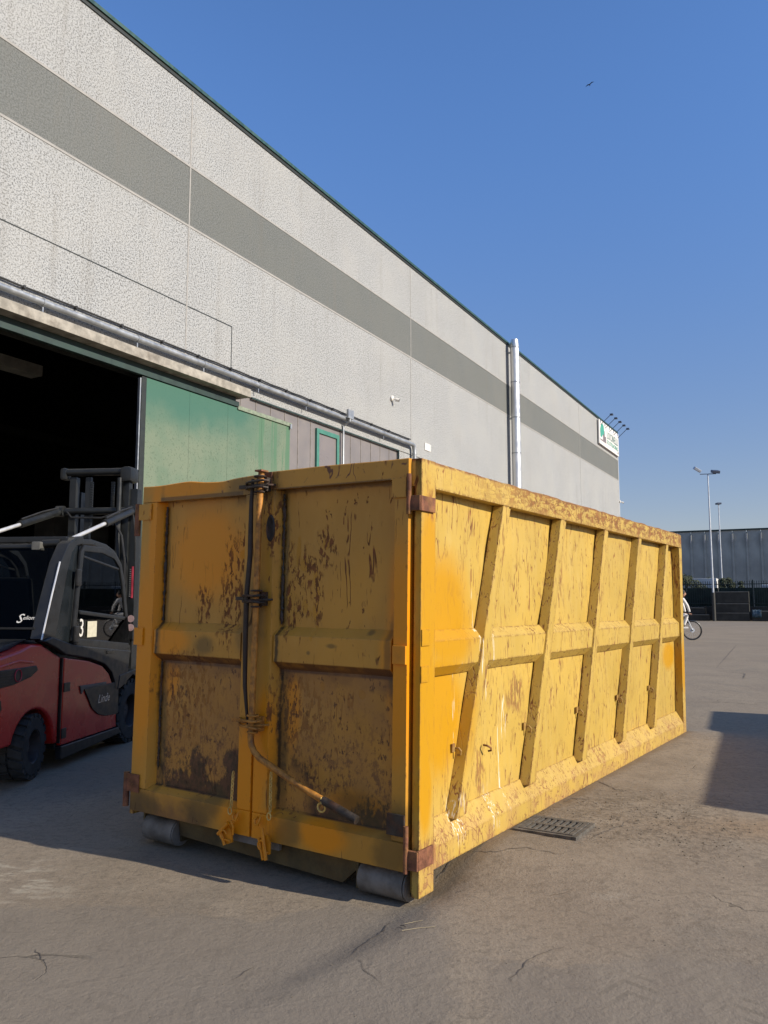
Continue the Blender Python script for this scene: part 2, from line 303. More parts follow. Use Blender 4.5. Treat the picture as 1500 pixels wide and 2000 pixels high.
def ground_mat():
    g = G('dusty_worn_concrete'); X, Y, Z = g.xyz()
    a = g.noise(.35, 5, .6); b = g.noise(1.7, 6, .62); f = g.noise(38, 5, .7); h = g.noise(140, 3, .7)
    c = g.mix(g.ramp(a, .33, .67), (.255, .222, .192), (.305, .268, .230))
    c = g.mix(g.ramp(b, .42, .70, 0, .55), c, (.335, .30, .262))
    c = g.mix(g.ramp(g.noise(.8, 5, .65, dist=.8), .52, .70, 0, .55), c, (.220, .205, .190))
    c = g.mix(g.ramp(f, .52, .68, 0, .6), c, (.165, .15, .13))
    c = g.mix(g.ramp(h, .58, .68, 0, .6), c, (.40, .37, .335))
    c = g.mix(g.ramp(g.noise(95, 3, .7), .61, .67, 0, .75), c, (.13, .115, .10))
    # tyre tracks: swept streaks in two directions
    wv = g.vadd(g.co(), g.scale(g.noisec(.5), (.7, .7, 0)))
    t1 = g.noise(7, 3, .5, v=wv, k=(1, .12, 1)); t2 = g.noise(6, 3, .5, v=wv, k=(.14, 1, 1))
    c = g.mix(g.mul(g.ramp(t1, .55, .66, 0, .30), g.ramp(g.noise(.5, 3), .45, .6)), c, (.21, .195, .175))
    c = g.mix(g.mul(g.ramp(t2, .56, .66, 0, .26), g.ramp(g.noise(.42, 3, dist=.3), .5, .62)), c, (.42, .38, .33))
    # smoother cement skim in front, with a wandering border and smeared marks
    yy = g.add(Y, g.mul(g.add(g.noise(1.1, 5, .6), -.5), 1.1))
    sk1 = g.mx(g.mul(g.ramp(yy, 4.02, 3.97), g.ramp(X, .35, .6)), g.mul(g.ramp(yy, 4.75, 4.68), g.ramp(g.add(X, g.mul(b, .5)), .62, .50)))
    c = g.mix(g.mul(sk1, .75), c, (.235, .215, .198))
    sm1 = g.ramp(g.math('ABSOLUTE', g.add(g.noise(2.2, 3, .5, dist=1.4), -.5)), .020, .004)
    c = g.mix(g.mul(g.mul(sm1, sk1), .22), c, (.15, .135, .122))
    c = g.mix(g.mul(g.ramp(g.noise(19, 5, .72, k=(.7, 1, 1)), .50, .62, 0, .55), g.math('SUBTRACT', 1., g.mul(sk1, .7))), c, (.19, .168, .145))
    # oil / damp mottling
    c = g.mix(g.ramp(g.noise(2.6, 5, .7), .62, .74, 0, .35), c, (.16, .145, .125))
    # hairline cracks
    wc = g.vadd(g.co(), g.scale(g.noisec(1.3, 5), (.9, .9, 0)))
    cr = g.ramp(g.vor(.33, 'DISTANCE_TO_EDGE', v=wc), .0022, .0008)
    crm = g.mul(cr, g.ramp(g.noise(.9, 3), .56, .64)); c = g.mix(g.mul(crm, .5), c, (.12, .11, .095))
    cr2 = g.ramp(g.vor(1.5, 'DISTANCE_TO_EDGE', v=wc), .012, .004); crm2 = g.mul(cr2, g.ramp(g.noise(.6, 3), .56, .63)); c = g.mix(g.mul(crm2, .28), c, (.14, .125, .11))
    # orange stained dust strip beyond the drain
    c = g.mix(g.mul(g.blob((3.3, 6.0, 0), (1.4, .35, 1), b, .8, .6), .35), c, (.34, .225, .125))
    # broken surface beside the drain, pale scuffs
    brk = g.blob((1.95, 6.1, 0), (1.0, .95, 1), b, 1.6, .5)
    c = g.mix(g.mul(brk, g.ramp(g.noise(17, 6, .75), .48, .60, 0, .8)), c, (.15, .13, .11))
    c = g.mix(g.mul(g.blob((-2.6, 5.2, 0), (.8, .5, 1), b, 1.2, .6), g.ramp(g.noise(9, 5, .7, k=(.4, 1, 1)), .5, .62, 0, .7)), c, (.46, .44, .40))
    c = g.mix(g.mul(g.mul(g.blob((1.25, 4.7, 0), (.12, .05, 1), b, 1.2, .6), g.ramp(f, .45, .6)), .5), c, (.42, .40, .37))
    for xc, tw in ((1.02, .13), (1.42, .12)):
        xl = g.add(X, g.mul(g.add(Y, -3.4), -.10)); lane = g.mul(g.band(g.add(xl, g.mul(g.add(g.noise(2, 3), -.5), .06)), xc-tw, xc+tw, .025), g.ramp(Y, 4.2, 3.85))
        sw = g.math('SINE', g.add(g.mul(Y, 62), g.mul(g.math('ABSOLUTE', g.add(xl, -xc)), 55)))
        c = g.mix(g.mul(g.mul(lane, g.ramp(sw, .1, .8)), g.ramp(g.noise(5, 4), .42, .6, 0, .5)), c, (.13, .118, .105)); c = g.mix(g.mul(lane, .18), c, (.36, .33, .29))
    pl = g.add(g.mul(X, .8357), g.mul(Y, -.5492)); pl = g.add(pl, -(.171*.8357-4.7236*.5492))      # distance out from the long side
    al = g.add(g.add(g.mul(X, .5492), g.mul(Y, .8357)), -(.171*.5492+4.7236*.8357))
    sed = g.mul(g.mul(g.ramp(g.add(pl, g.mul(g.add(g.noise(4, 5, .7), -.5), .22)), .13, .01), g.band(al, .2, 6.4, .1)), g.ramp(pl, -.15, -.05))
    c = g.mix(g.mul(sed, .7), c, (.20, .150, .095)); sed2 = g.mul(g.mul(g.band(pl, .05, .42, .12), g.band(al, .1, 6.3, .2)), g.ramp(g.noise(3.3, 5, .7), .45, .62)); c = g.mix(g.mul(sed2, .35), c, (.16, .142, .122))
    c = g.mulc(c, (.97, .94, .855))
    hg = g.add(g.add(g.mul(b, 1.0), g.mul(f, .50)), g.add(g.mul(crm, -.5), g.mul(g.mul(brk, g.noise(17, 6, .75)), 1.4)))
    hg = g.add(hg, g.mul(g.noise(11, 5, .7), .5)); hg = g.add(hg, g.mul(t1, .25))
    return g.fin(c, g.ramp(b, .3, .7, .80, .95), 0, g.bump(hg, .018, .6), .22)
M['ground'] = ground_mat()
M['crack'] = simple('crack_dirt', (.12, .105, .09), .95, 0, .4, 20)
M['iron'] = simple('cast_iron_grate', (.105, .10, .09), .75, 0, .3, 18, .3, .6, 0, ((.24, .21, .18), .7))
M['hole'] = simple('dark_drain_hole', (.01, .01, .01), .95)
M['straw'] = simple('dry_straw', (.45, .38, .25), .9)
# forklift
M['fred'] = simple('red_forklift_paint', (.56, .018, .014), .28, 0, .10, 2, .5, 0, .5, ((.20, .03, .025), .35))
M['fblk'] = simple('dusty_black_plastic', (.013, .014, .015), .42, 0, .25, 6, .5, 0, 0, ((.030, .029, .027), .35))
M['ftrim'] = simple('dark_grey_frame_paint', (.015, .016, .017), .36, .0, .2, 4, .5)
M['fmast'] = simple('mast_grey_steel', (.015, .017, .018), .42, 0, .25, 5, .4, 0, 0, ((.03, .027, .024), .3))
M['tyre'] = simple('dusty_rubber', (.045, .048, .050), .85, 0, .25, 12, .2, .5, 0, ((.085, .08, .075), .4))
M['rim'] = simple('dull_rim', (.05, .045, .045), .6, .2, .2, 8)
M['chrome'] = simple('chrome_rod', (.72, .70, .66), .45, .6, .03, 3)
M['silver'] = simple('silver_badge', (.55, .55, .55), .3, .7, .05, 8)
M['fquart'] = simple('smoked_quarter_panel', (.012, .016, .020), .18, 0, .1, 2, .5)
g = G('tinted_glass'); g.b.inputs['Transmission Weight'].default_value = .0
tb = g.t.nodes.new('ShaderNodeBsdfTransparent'); tb.inputs[0].default_value = (.50, .54, .54, 1)
gb = g.t.nodes.new('ShaderNodeBsdfGlossy'); gb.inputs['Roughness'].default_value = .02; gb.inputs[0].default_value = (.55, .56, .56, 1)
fr = g.t.nodes.new('ShaderNodeFresnel'); fr.inputs[0].default_value = 1.38
ms = g.t.nodes.new('ShaderNodeMixShader'); g.L(fr.outputs[0], ms.inputs[0]); g.L(tb.outputs[0], ms.inputs[1]); g.L(gb.outputs[0], ms.inputs[2]); g.t.links.new(ms.outputs[0], g.out.inputs[0])
gb.inputs[0].default_value = (.22, .22, .21, 1); tb.inputs[0].default_value = (.35, .37, .36, 1)
M['glass'] = g.m
g = G('side_window_glass'); tb = g.t.nodes.new('ShaderNodeBsdfTransparent'); tb.inputs[0].default_value = (.30, .33, .33, 1)
gb = g.t.nodes.new('ShaderNodeBsdfGlossy'); gb.inputs['Roughness'].default_value = .015; gb.inputs[0].default_value = (.95, .97, 1, 1)
fr = g.t.nodes.new('ShaderNodeFresnel'); fr.inputs[0].default_value = 1.75
ms = g.t.nodes.new('ShaderNodeMixShader'); g.L(fr.outputs[0], ms.inputs[0]); g.L(tb.outputs[0], ms.inputs[1]); g.L(gb.outputs[0], ms.inputs[2]); g.t.links.new(ms.outputs[0], g.out.inputs[0])
M['sglass'] = g.m
# background
M['farwall'] = simple('dark_grey_precast_panels', (.40, .43, .42), .85, 0, .18, .35, .2, .0, 0, ((.22, .25, .25), .5))
M['farcap'] = simple('sunlit_rib_cap', (.5, .5, .5), .7)
M['block'] = simple('dark_concrete_block', (.055, .056, .052), .9, 0, .25, 1.5, .2)
M['blocktop'] = simple('sunlit_block_edge', (.20, .20, .185), .9, 0, .2, 2)
M['fence'] = simple('dark_green_fence', (.012, .028, .024), .6)
M['screen'] = simple('green_fence_screen', (.020, .036, .030), .9, 0, .5, 1.5)
M['pole'] = simple('galvanised_pole', (.48, .50, .52), .5, .3, .1, 2)
M['poledark'] = simple('pole_dark_base', (.055, .055, .05), .8)
M['lampbody'] = simple('floodlight_body', (.05, .065, .10), .5, .2)
M['blue'] = simple('blue_tarpaulin', (.03, .075, .12), .6, 0, .5, 6, .4, 0, 0, ((.3, .35, .4), .5))
M['truckw'] = simple('white_trailer_side', (.72, .73, .72), .5, 0, .08, 1)
M['leaf'] = simple('dusty_leaves', (.045, .060, .030), .8, 0, .5, 3)
M['bark'] = simple('bark', (.06, .045, .03), .9)
M['cloth'] = simple('white_cotton', (.78, .78, .78), .85, 0, .05, 9)
M['skin'] = simple('skin', (.40, .22, .15), .6, 0, .08, 9)
M['hair'] = simple('dark_hair', (.02, .015, .01), .7)
M['bird'] = simple('dark_feathers', (.015, .015, .02), .8)
M['cblue'] = simple('grey_blue_container_paint', (.10, .14, .17), .6, 0, .2, 2, .4, .2, 0, (RUST, .6))
M['paperm'] = simple('yellowed_paper', (.62, .60, .48), .7, 0, .1, 25)

# ------------------------------------------------------------------ helpers: geometry
class MB:
    def __init__(s): s.v = []; s.f = []
    def add(s, vs, fs):
        o = len(s.v); s.v += [tuple(p) for p in vs]; s.f += [tuple(i+o for i in q) for q in fs]; return s
    def box(s, a, b):
        x0, y0, z0 = (min(a[i], b[i]) for i in range(3)); x1, y1, z1 = (max(a[i], b[i]) for i in range(3))
        return s.add([(x0, y0, z0), (x1, y0, z0), (x1, y1, z0), (x0, y1, z0), (x0, y0, z1), (x1, y0, z1), (x1, y1, z1), (x0, y1, z1)],
                     [(0, 3, 2, 1), (4, 5, 6, 7), (0, 1, 5, 4), (1, 2, 6, 5), (2, 3, 7, 6), (3, 0, 4, 7)])
    def prism(s, pts, ax, a, b):
        """polygon pts in the two other axes, extruded along axis ax from a to b"""
        n = len(pts)
        def mk(p, t):
            q = list(p); q.insert(ax, t); return q
        vs = [mk(p, a) for p in pts]+[mk(p, b) for p in pts]
        return s.add(vs, [tuple(range(n))[::-1], tuple(range(n, 2*n))]+[(i, (i+1) % n, n+(i+1) % n, n+i) for i in range(n)])
    def tube(s, path, r, seg=10, cap=True, closed=False):
        path = [Vector(p) for p in path]; n = len(path); rs = r if isinstance(r, (list, tuple)) else [r]*n
        rings = []; prev = None
        for i, p in enumerate(path):
            if closed: d = path[(i+1) % n]-path[i-1]
            else: d = path[min(i+1, n-1)]-path[max(i-1, 0)]
            d.normalize()
            if prev is None: u = d.orthogonal().normalized()
            else:
                u = prev-d*prev.dot(d); u = u.normalized() if u.length > 1e-6 else d.orthogonal().normalized()
            prev = u; v = d.cross(u)
            rings.append([p+(u*math.cos(t)+v*math.sin(t))*rs[i] for t in [2*math.pi*k/seg for k in range(seg)]])
        vs = [q for ring in rings for q in ring]; fs = []
        m = n if closed else n-1
        for i in range(m):
            for k in range(seg):
                a = i*seg+k; b = i*seg+(k+1) % seg; j = (i+1) % n
                fs.append((a, b, j*seg+(k+1) % seg, j*seg+k))
        if cap and not closed: fs += [tuple(range(seg))[::-1], tuple(range((n-1)*seg, n*seg))]
        return s.add(vs, fs)
    def bar(s, p, q, wx, wy, up=(0, 0, 1)):
        p, q = Vector(p), Vector(q); d = (q-p).normalized(); u = Vector(up); u = (u-d*u.dot(d)).normalized(); v = d.cross(u)
        vs = []
        for c in (p, q):
            for a, b in ((-1, -1), (1, -1), (1, 1), (-1, 1)): vs.append(c+v*a*wx/2+u*b*wy/2)
        return s.add(vs, [(0, 3, 2, 1), (4, 5, 6, 7), (0, 1, 5, 4), (1, 2, 6, 5), (2, 3, 7, 6), (3, 0, 4, 7)])
    def lathe(s, prof, ax, c, seg=24):
        """prof: (radius, along) pairs revolved about axis ax through c; closed profile"""
        n = len(prof); vs = []; fs = []; o = [i for i in range(3) if i != ax]
        for k in range(seg):
            t = 2*math.pi*k/seg
            for r, a in prof:
                q = [0, 0, 0]; q[ax] = c[ax]+a; q[o[0]] = c[o[0]]+r*math.cos(t); q[o[1]] = c[o[1]]+r*math.sin(t); vs.append(q)
        for k in range(seg):
            for i in range(n): fs.append((k*n+i, k*n+(i+1) % n, ((k+1) % seg)*n+(i+1) % n, ((k+1) % seg)*n+i))
        return s.add(vs, fs)
    def build(s, name, mat, parent=None, bevel=0, smooth=False, seg=2):
        me = bpy.data.meshes.new(name); bm = bmesh.new()
        bv = [bm.verts.new(p) for p in s.v]
        for q in s.f:
            try: bm.faces.new([bv[i] for i in q])
            except ValueError: pass
        bmesh.ops.recalc_face_normals(bm, faces=bm.faces)
        if bevel:
            es = [e for e in bm.edges if len(e.link_faces) == 2 and e.calc_face_angle(0) > .5]
            bmesh.ops.bevel(bm, geom=es, offset=bevel, segments=seg, profile=.6, affect='EDGES', clamp_overlap=True)
        if smooth:
            for f_ in bm.faces: f_.smooth = True
        bm.to_mesh(me); bm.free()
        if smooth and hasattr(me, 'set_sharp_from_angle'): me.set_sharp_from_angle(angle=R(38))
        me.materials.append(mat); o = bpy.data.objects.new(name, me); C.objects.link(o)
        if bevel and smooth:
            wm_ = o.modifiers.new('wn', 'WEIGHTED_NORMAL'); wm_.keep_sharp = True
        if parent: o.parent = parent
        return o
def box(name, a, b, mat, parent=None, bevel=.004): return MB().box(a, b).build(name, mat, parent, bevel, bevel > 0)
def tag(o, label=None, cat=None, group=None, kind=None):
    if label: o['label'] = label
    if cat: o['category'] = cat
    if group: o['group'] = group
    if kind: o['kind'] = kind
    return o
def empty(name, loc=(0, 0, 0), rot=(0, 0, 0), **k):
    o = bpy.data.objects.new(name, None); o.location = loc; o.rotation_euler = rot; o.empty_display_size = .2; C.objects.link(o); return tag(o, **k)
def copy_tree(o, parent=None):
    c = o.copy(); C.objects.link(c); c.parent = parent
    for ch in o.children: copy_tree(ch, c)
    return c
def text(name, s, size, mat, mtx, parent=None, shear=0, ext=.002, align='CENTER', sx=1.0):
    cu = bpy.data.curves.new(name, 'FONT'); cu.body = s; cu.size = size; cu.extrude = ext; cu.shear = shear; cu.align_x = align; cu.align_y = 'CENTER'; cu.resolution_u = 2
    t = bpy.data.objects.new(name, cu); C.objects.link(t)
    dg = bpy.context.evaluated_depsgraph_get(); me = bpy.data.meshes.new_from_object(t.evaluated_get(dg)); bpy.data.objects.remove(t)
    for v in me.vertices: v.co.x *= sx
    me.transform(mtx); me.materials.clear(); me.materials.append(mat)
    o = bpy.data.objects.new(name, me); C.objects.link(o)
    if parent: o.parent = parent
    return o
def frame(o, xd, yd):      # matrix with text x axis xd, y axis yd at o
    xd = Vector(xd).normalized(); yd = Vector(yd).normalized(); zd = xd.cross(yd)
    m = Matrix((xd, yd, zd)).transposed().to_4x4(); m.translation = Vector(o); return m
PIT = R(6.46)
def pix(px, py, depth):    # a point of the place that stands at that distance ahead (used to lay out far things in metres)
    d = Vector(((px-750)/1580, 1, -(py-1000)/1580)); c, s_ = math.cos(PIT), math.sin(PIT)
    d = Vector((d.x, d.y*c-d.z*s_, d.y*s_+d.z*c)); return Vector((0, 0, 1.65))+d*(depth/d.y)

# ------------------------------------------------------------------ frames of reference
CT = Vector((.171, 4.7236, 0)); CR = Euler((-.0013, .0142, -.5816)); CMI = (Matrix.Translation(CT) @ CR.to_matrix().to_4x4()).inverted()
TH = R(28.5); WO = Vector((-5.695, 18.7, 0)); WROT = R(90)-TH
# ------------------------------------------------------------------ ground: one sheet, fine near the skip and coarse to the horizon
def ss(a, b, x):
    t = max(0, min(1, (x-a)/(b-a))); return t*t*(3-2*t)
from mathutils import noise as mn
def gz(x, y):
    p = CMI @ Vector((x, y, 0))
    side = ss(.22, .95, p.y)*(1-ss(6.3, 7.6, p.y))
    mound = .112*side*(math.exp(-((p.x)/1.5)**2) if p.x > 0 else math.exp(-((p.x)/.35)**2))
    mound -= .060*(1-ss(.15, .9, p.y))*max(1-ss(-.12, .25, p.x), 1-ss(-1.7, -.15, p.y))*ss(-9, -5, p.x)*ss(-7, -3, p.y)
    w_ = min(1, max(0, 1-(math.hypot(x-1, y-7)-9)/12))
    und = .012*mn.noise(Vector((x*.35, y*.35, 1)))+.004*mn.noise(Vector((x*1.6, y*1.6, 3)))
    d = math.hypot((x-1.95)/.9, (y-6.15)/.8); lump = 0
    if d < 1.6: lump = max(0, 1-d/1.6)*(.020*mn.noise(Vector((x*5, y*5, 5)))+.010*mn.noise(Vector((x*14, y*14, 7))))
    foot = math.exp(-((x-.17)**2+(y-4.75)**2)/.5)
    return mound+(und*(1-foot)+lump)*w_
def axis(fine0, fine1, st, outs):
    a = []; x = fine0
    while x < fine1: a.append(round(x, 4)); x += st
    a.append(fine1)
    lo = [fine0-o for o in outs][::-1]; hi = [fine1+o for o in outs]
    return lo+a+hi
xs = axis(-7, 8, .075, (.2, .6, 1.4, 3, 6, 12, 25, 60, 150, 500, 1800)); ys = axis(2.2, 13.5, .075, (.2, .6, 1.4, 3, 6, 12, 25, 60, 150, 500, 1800))
gm = MB(); nx = len(xs)
gm.v = [(x, y, gz(x, y)) for y in ys for x in xs]
gm.f = [(j*nx+i, j*nx+i+1, (j+1)*nx+i+1, (j+1)*nx+i) for j in range(len(ys)-1) for i in range(nx-1)]
ground = tag(gm.build('ground', M['ground'], None, 0, True), 'dusty grey brown concrete yard, cracked and patched', None, None, 'structure')
def crack(pts, wd, seed, z=.003):
    rnd = random.Random(seed); P = []
    for a, b in zip(pts[:-1], pts[1:]):
        n = max(2, int(math.dist(a, b)/.035))
        for i in range(n): t = i/n; P.append((a[0]+(b[0]-a[0])*t+rnd.uniform(-.012, .012), a[1]+(b[1]-a[1])*t+rnd.uniform(-.012, .012)))
    P.append(pts[-1]); m = MB(); L = len(P); vs = []
    for i, p in enumerate(P):
        q = P[min(i+1, L-1)]; r_ = P[max(i-1, 0)]; dx, dy = q[0]-r_[0], q[1]-r_[1]; l = math.hypot(dx, dy) or 1
        ww = .62*wd*min(1, 4*i/L+.1, 4*(L-1-i)/L+.1)*rnd.uniform(.25, 1.3)/2
        for s_ in (-1, 1):
            x, y = p[0]-dy/l*ww*s_, p[1]+dx/l*ww*s_; vs.append((x, y, gz(x, y)+z))
    m.add(vs, [(2*i, 2*i+1, 2*i+3, 2*i+2) for i in range(L-1)])
    m.build('crack', M['crack'], ground)
def G2(px, py):     # ground point, flat
    p = pix(px, py, 1.0)-Vector((0, 0, 1.65)); k = -1.65/p.z; return (p.x*k, p.y*k)
for pts, wd in [([(762, 1783), (735, 1812), (705, 1830), (683, 1858)], .020), ([(850, 1712), (872, 1700), (892, 1688)], .022), ([(1160, 1548), (1205, 1568), (1230, 1572)], .018),
                ([(1100, 1598), (1120, 1588), (1180, 1592), (1230, 1596)], .016), ([(1440, 1258), (1398, 1306)], .03), ([(1398, 1310), (1455, 1316), (1452, 1326)], .05),
                ([(1150, 1670), (1180, 1655), (1210, 1640), (1232, 1628)], .022), ([(445, 1890), (480, 1872), (498, 1862)], .012), ([(370, 1930), (400, 1918)], .010),
                ([(1005, 1925), (1000, 1905), (1040, 1870), (1110, 1845)], .010), ([(72, 1830), (82, 1845), (90, 1852)], .011), ([(1345, 1372), (1420, 1372), (1500, 1378)], .03),
                ([(1340, 1290), (1420, 1291), (1500, 1292)], .025), ([(1345, 1300), (1430, 1301), (1500, 1300)], .02), ([(1120, 1500), (1160, 1470), (1190, 1465)], .012),
                ([(905, 1688), (960, 1694), (1030, 1690), (1090, 1702), (1130, 1690)], .012), ([(690, 1860), (740, 1905), (770, 1925)], .005)]:
    crack([G2(*p) for p in pts], wd, len(pts)*7+int(wd*1e4))
# crumbled asphalt chips beside the drain and straw near the corner post
pebs = MB(); rnd = random.Random(5)
for i in range(900):
    if i < 420: x, y = rnd.gauss(1.95, .42), rnd.gauss(6.1, .42)
    else: x, y = rnd.uniform(-3.5, 3.5), rnd.uniform(3.2, 8.5)
    p = CMI @ Vector((x, y, 0))
    if -2.4 < p.x < .03 and p.y > 0: continue
    r_ = rnd.uniform(.003, .009) if i < 420 else rnd.uniform(.002, .005); z = gz(x, y)
    vs = [(x+r_*rnd.uniform(.6, 1.4)*math.cos(t), y+r_*rnd.uniform(.6, 1.4)*math.sin(t), z+h_*r_) for t, h_ in ((0, -.2), (1.6, -.2), (3.1, -.2), (4.7, -.2), (.5, .7), (3.5, .8))]
    pebs.add(vs, [(0, 1, 4), (1, 2, 5, 4), (2, 3, 5), (3, 0, 4, 5)])
tag(pebs.build('grit', simple('brown_grit', (.15, .13, .105), .95, 0, .3, 30, .1)), 'loose grit and asphalt crumbs scattered over the concrete yard', 'grit', None, 'stuff')
for i, (a, b, lb) in enumerate([((785, 1815), (850, 1812), 'pale straw stalk lying by the corner post, the longest of three'), ((790, 1798), (826, 1797), 'short straw stalk lying nearest the corner post of the skip'), ((782, 1800), (793, 1808), 'tiny dark twig lying left of the straw stalks')]):
    A, B = G2(*a), G2(*b); m_ = MB(); m_.tube([(A[0], A[1], gz(*A)+.006), ((A[0]+B[0])/2+.004, (A[1]+B[1])/2+.006, gz(*A)+.013), (B[0], B[1], gz(*B)+.006)], .0015, 5)
    tag(m_.build('straw' if i < 2 else 'twig', M['straw'] if i < 2 else M['bark']), lb, 'straw' if i < 2 else 'twig', 'stalks on the ground by the corner post')

# drain grate beside the skip
gp = Vector((1.18, 5.81, 0)); gr_ang = R(59.5)
dr = empty('drain_grate', (gp.x, gp.y, gz(gp.x, gp.y)+.006), (0, 0, gr_ang), label='square cast iron drain grate with two rows of slots beside the yellow skip', cat='drain grate')
tilt = math.atan2(gz(gp.x+.2, gp.y)-gz(gp.x-.2, gp.y), .4); dr.rotation_euler = Euler((0, -tilt, gr_ang))
m_ = MB()
HW = .192
for a, b in [((-HW-.03, -HW-.03), (HW+.03, -HW)), ((-HW-.03, HW), (HW+.03, HW+.03)), ((-HW-.03, -HW), (-HW, HW)), ((HW, -HW), (HW+.03, HW))]: m_.box((*a, -.02), (*b, .006))
m_.build('grate_frame', M['iron'], dr, .002)
box('drain_hole', (-HW, -HW, -.06), (HW, HW, -.012), M['hole'], dr, 0)
m_ = MB()
m_.box((-HW+.004, -HW+.004, -.012), (HW-.004, -HW+.035, .010)); m_.box((-HW+.004, HW-.035, -.012), (HW-.004, HW-.004, .010))
m_.box((-HW+.004, -HW+.035, -.012), (-HW+.03, HW-.035, .010)); m_.box((HW-.03, -HW+.035, -.012), (HW-.004, HW-.035, .010)); m_.box((-.022, -HW+.035, -.012), (.022, HW-.035, .010))
m_.build('grate_rim', M['iron'], dr, .002)
b0 = MB().box((-HW+.03, -.011, -.012), (-.022, .011, .010)).build('grate_bar', M['iron'], dr, .002)
for i in range(7):
    y = -HW+.056+i*(2*HW-.112)/6
    if i == 3: pass
    o = b0 if i == 0 else b0.copy()
    if i: C.objects.link(o)
    o.parent = dr; o.location = (0, y, 0)
    o2 = b0.copy(); C.objects.link(o2); o2.parent = dr; o2.location = (HW-.008, y, 0)

# ------------------------------------------------------------------ warehouse
wh = empty('warehouse', WO, (0, 0, WROT), label='long industrial hall of pale exposed aggregate concrete with a grey green band', cat='warehouse')
ZR, ZB1, ZB0, ZL, ZP = 15.15, 12.95, 11.33, 9.2, 7.42
J = [-24.2, -11.4, 1.38, 14.15, 26.9, 39.4, 50.9]; gp_ = .012
def panel(u0, u1, z0, z1, mat, name='wall_panel', y0=0, y1=.25):
    return box(name, (u0+gp_, y0, z0+gp_), (u1-gp_, y1, z1-gp_), mat, wh, .006)
for i in range(6):
    a, b = J[i], J[i+1]
    panel(a, b, ZB1, ZR, M['peb']); o = panel(a, b, ZB0, ZB1, M['pebg']); o.name = 'band_panel'
    if b <= 1.5:                                   # left bays: over the opening
        panel(a, b, ZL, ZB0, M['peb']); panel(a, b, ZP, ZL, M['peb'])
    elif i == 2:
        panel(a, 3.18, ZP, ZL-.004, M['peb'])
        MB().prism([(a+gp_, ZL+gp_), (3.18+gp_, ZL+gp_), (3.18+gp_, ZP+gp_), (b-gp_, ZP+gp_), (b-gp_, ZB0-gp_), (a+gp_, ZB0-gp_)], 1, 0, .25).build('wall_panel', M['peb'], wh, .006, True)
        panel(13.05, b, .0, ZP, M['peb'])
    else:
        panel(a, b, ZP, ZB0, M['peb']); panel(a, b, 0, ZP, M['peb'])
panel(-24.2, -12.5, 0, ZP, M['peb'])
# pale arrises beside the joints, proud of the panels
m_ = MB()
for z in (ZB1, ZB0): m_.box((J[0], -.012, z-.028), (J[-1], .10, z+.028))
m_.build('joint_strip', M['edgeconc'], wh)
for u_ in J[1:-1]: box('joint_strip', (u_-.022, -.009, ZP), (u_+.022, .09, ZR-.01), M['edgeconc'], wh, 0)
m_ = MB(); m_.box((3.165, -.003, ZP+.3), (3.195, .1, ZL)); m_.box((-8, -.003, ZL-.014), (3.195, .1, ZL+.014)); m_.build('dark_joint', M['blackrub'], wh)
box('roof_coping', (J[0]-.05, -.07, ZR), (J[-1]+.07, .34, ZR+.10), M['coping'], wh, .01)
box('roof_coping', (J[0]-.05, -.03, ZR-.10), (J[-1]+.03, -.006, ZR), M['blackrub'], wh, 0)
box('end_trim', (J[-1]-.01, -.015, 0), (J[-1]+.09, .3, ZR), M['white2'], wh, .01)
# shell of the hall
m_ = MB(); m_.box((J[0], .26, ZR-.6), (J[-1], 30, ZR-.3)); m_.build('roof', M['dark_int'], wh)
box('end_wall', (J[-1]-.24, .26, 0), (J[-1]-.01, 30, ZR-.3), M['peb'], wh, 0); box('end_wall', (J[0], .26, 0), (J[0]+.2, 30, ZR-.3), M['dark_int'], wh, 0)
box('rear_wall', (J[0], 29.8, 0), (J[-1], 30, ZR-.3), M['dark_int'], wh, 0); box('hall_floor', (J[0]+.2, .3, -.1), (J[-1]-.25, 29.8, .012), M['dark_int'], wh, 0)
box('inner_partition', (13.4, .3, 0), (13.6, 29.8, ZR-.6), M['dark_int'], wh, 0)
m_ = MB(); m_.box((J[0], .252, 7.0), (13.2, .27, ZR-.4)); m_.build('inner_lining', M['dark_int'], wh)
for y in (6.0, 14.0, 22.0): box('ceiling_beam', (J[0]+.3, y, 8.30), (1.9 if y == 6.0 else 13.3, y+.5, 8.62), M['intbeam'] if y == 6 else M['dark_int'], wh, .01)
for i, (u_, y) in enumerate(((-8, 9), (-5.4, 9), (-2.8, 9), (-.2, 9), (2.4, 9), (5, 9))):
    box('storage_rack', (u_, y, 0), (u_+2.4, y+1.0, 2.4+1.2*(i % 3)), M['intrack'], wh, .02)
for u_ in (-11.0, -3.0, 5.0): box('inner_column', (u_, 14, 0), (u_+.5, 14.5, 12), M['intbeam'], wh, .01)
# lintel canopy, rail and closing flashing
bm_ = box('lintel_beam', (-13, -.50, 7.21), (3.45, .0, 7.44), M['beam'], wh, .02)
box('door_rail', (-13, -.22, 6.95), (3.30, -.10, 7.09), M['rail'], wh, .01)
box('rail_bracket', (-13, -.18, 7.09), (3.2, -.12, 7.21), M['rail'], wh, 0)
box('flashing', (4.1, -.035, 7.385), (13.1, .0, 7.43), M['rail'], wh, 0); box('flashing', (13.05, -.03, 5), (13.10, 0.02, 7.385), M['rail'], wh, 0)
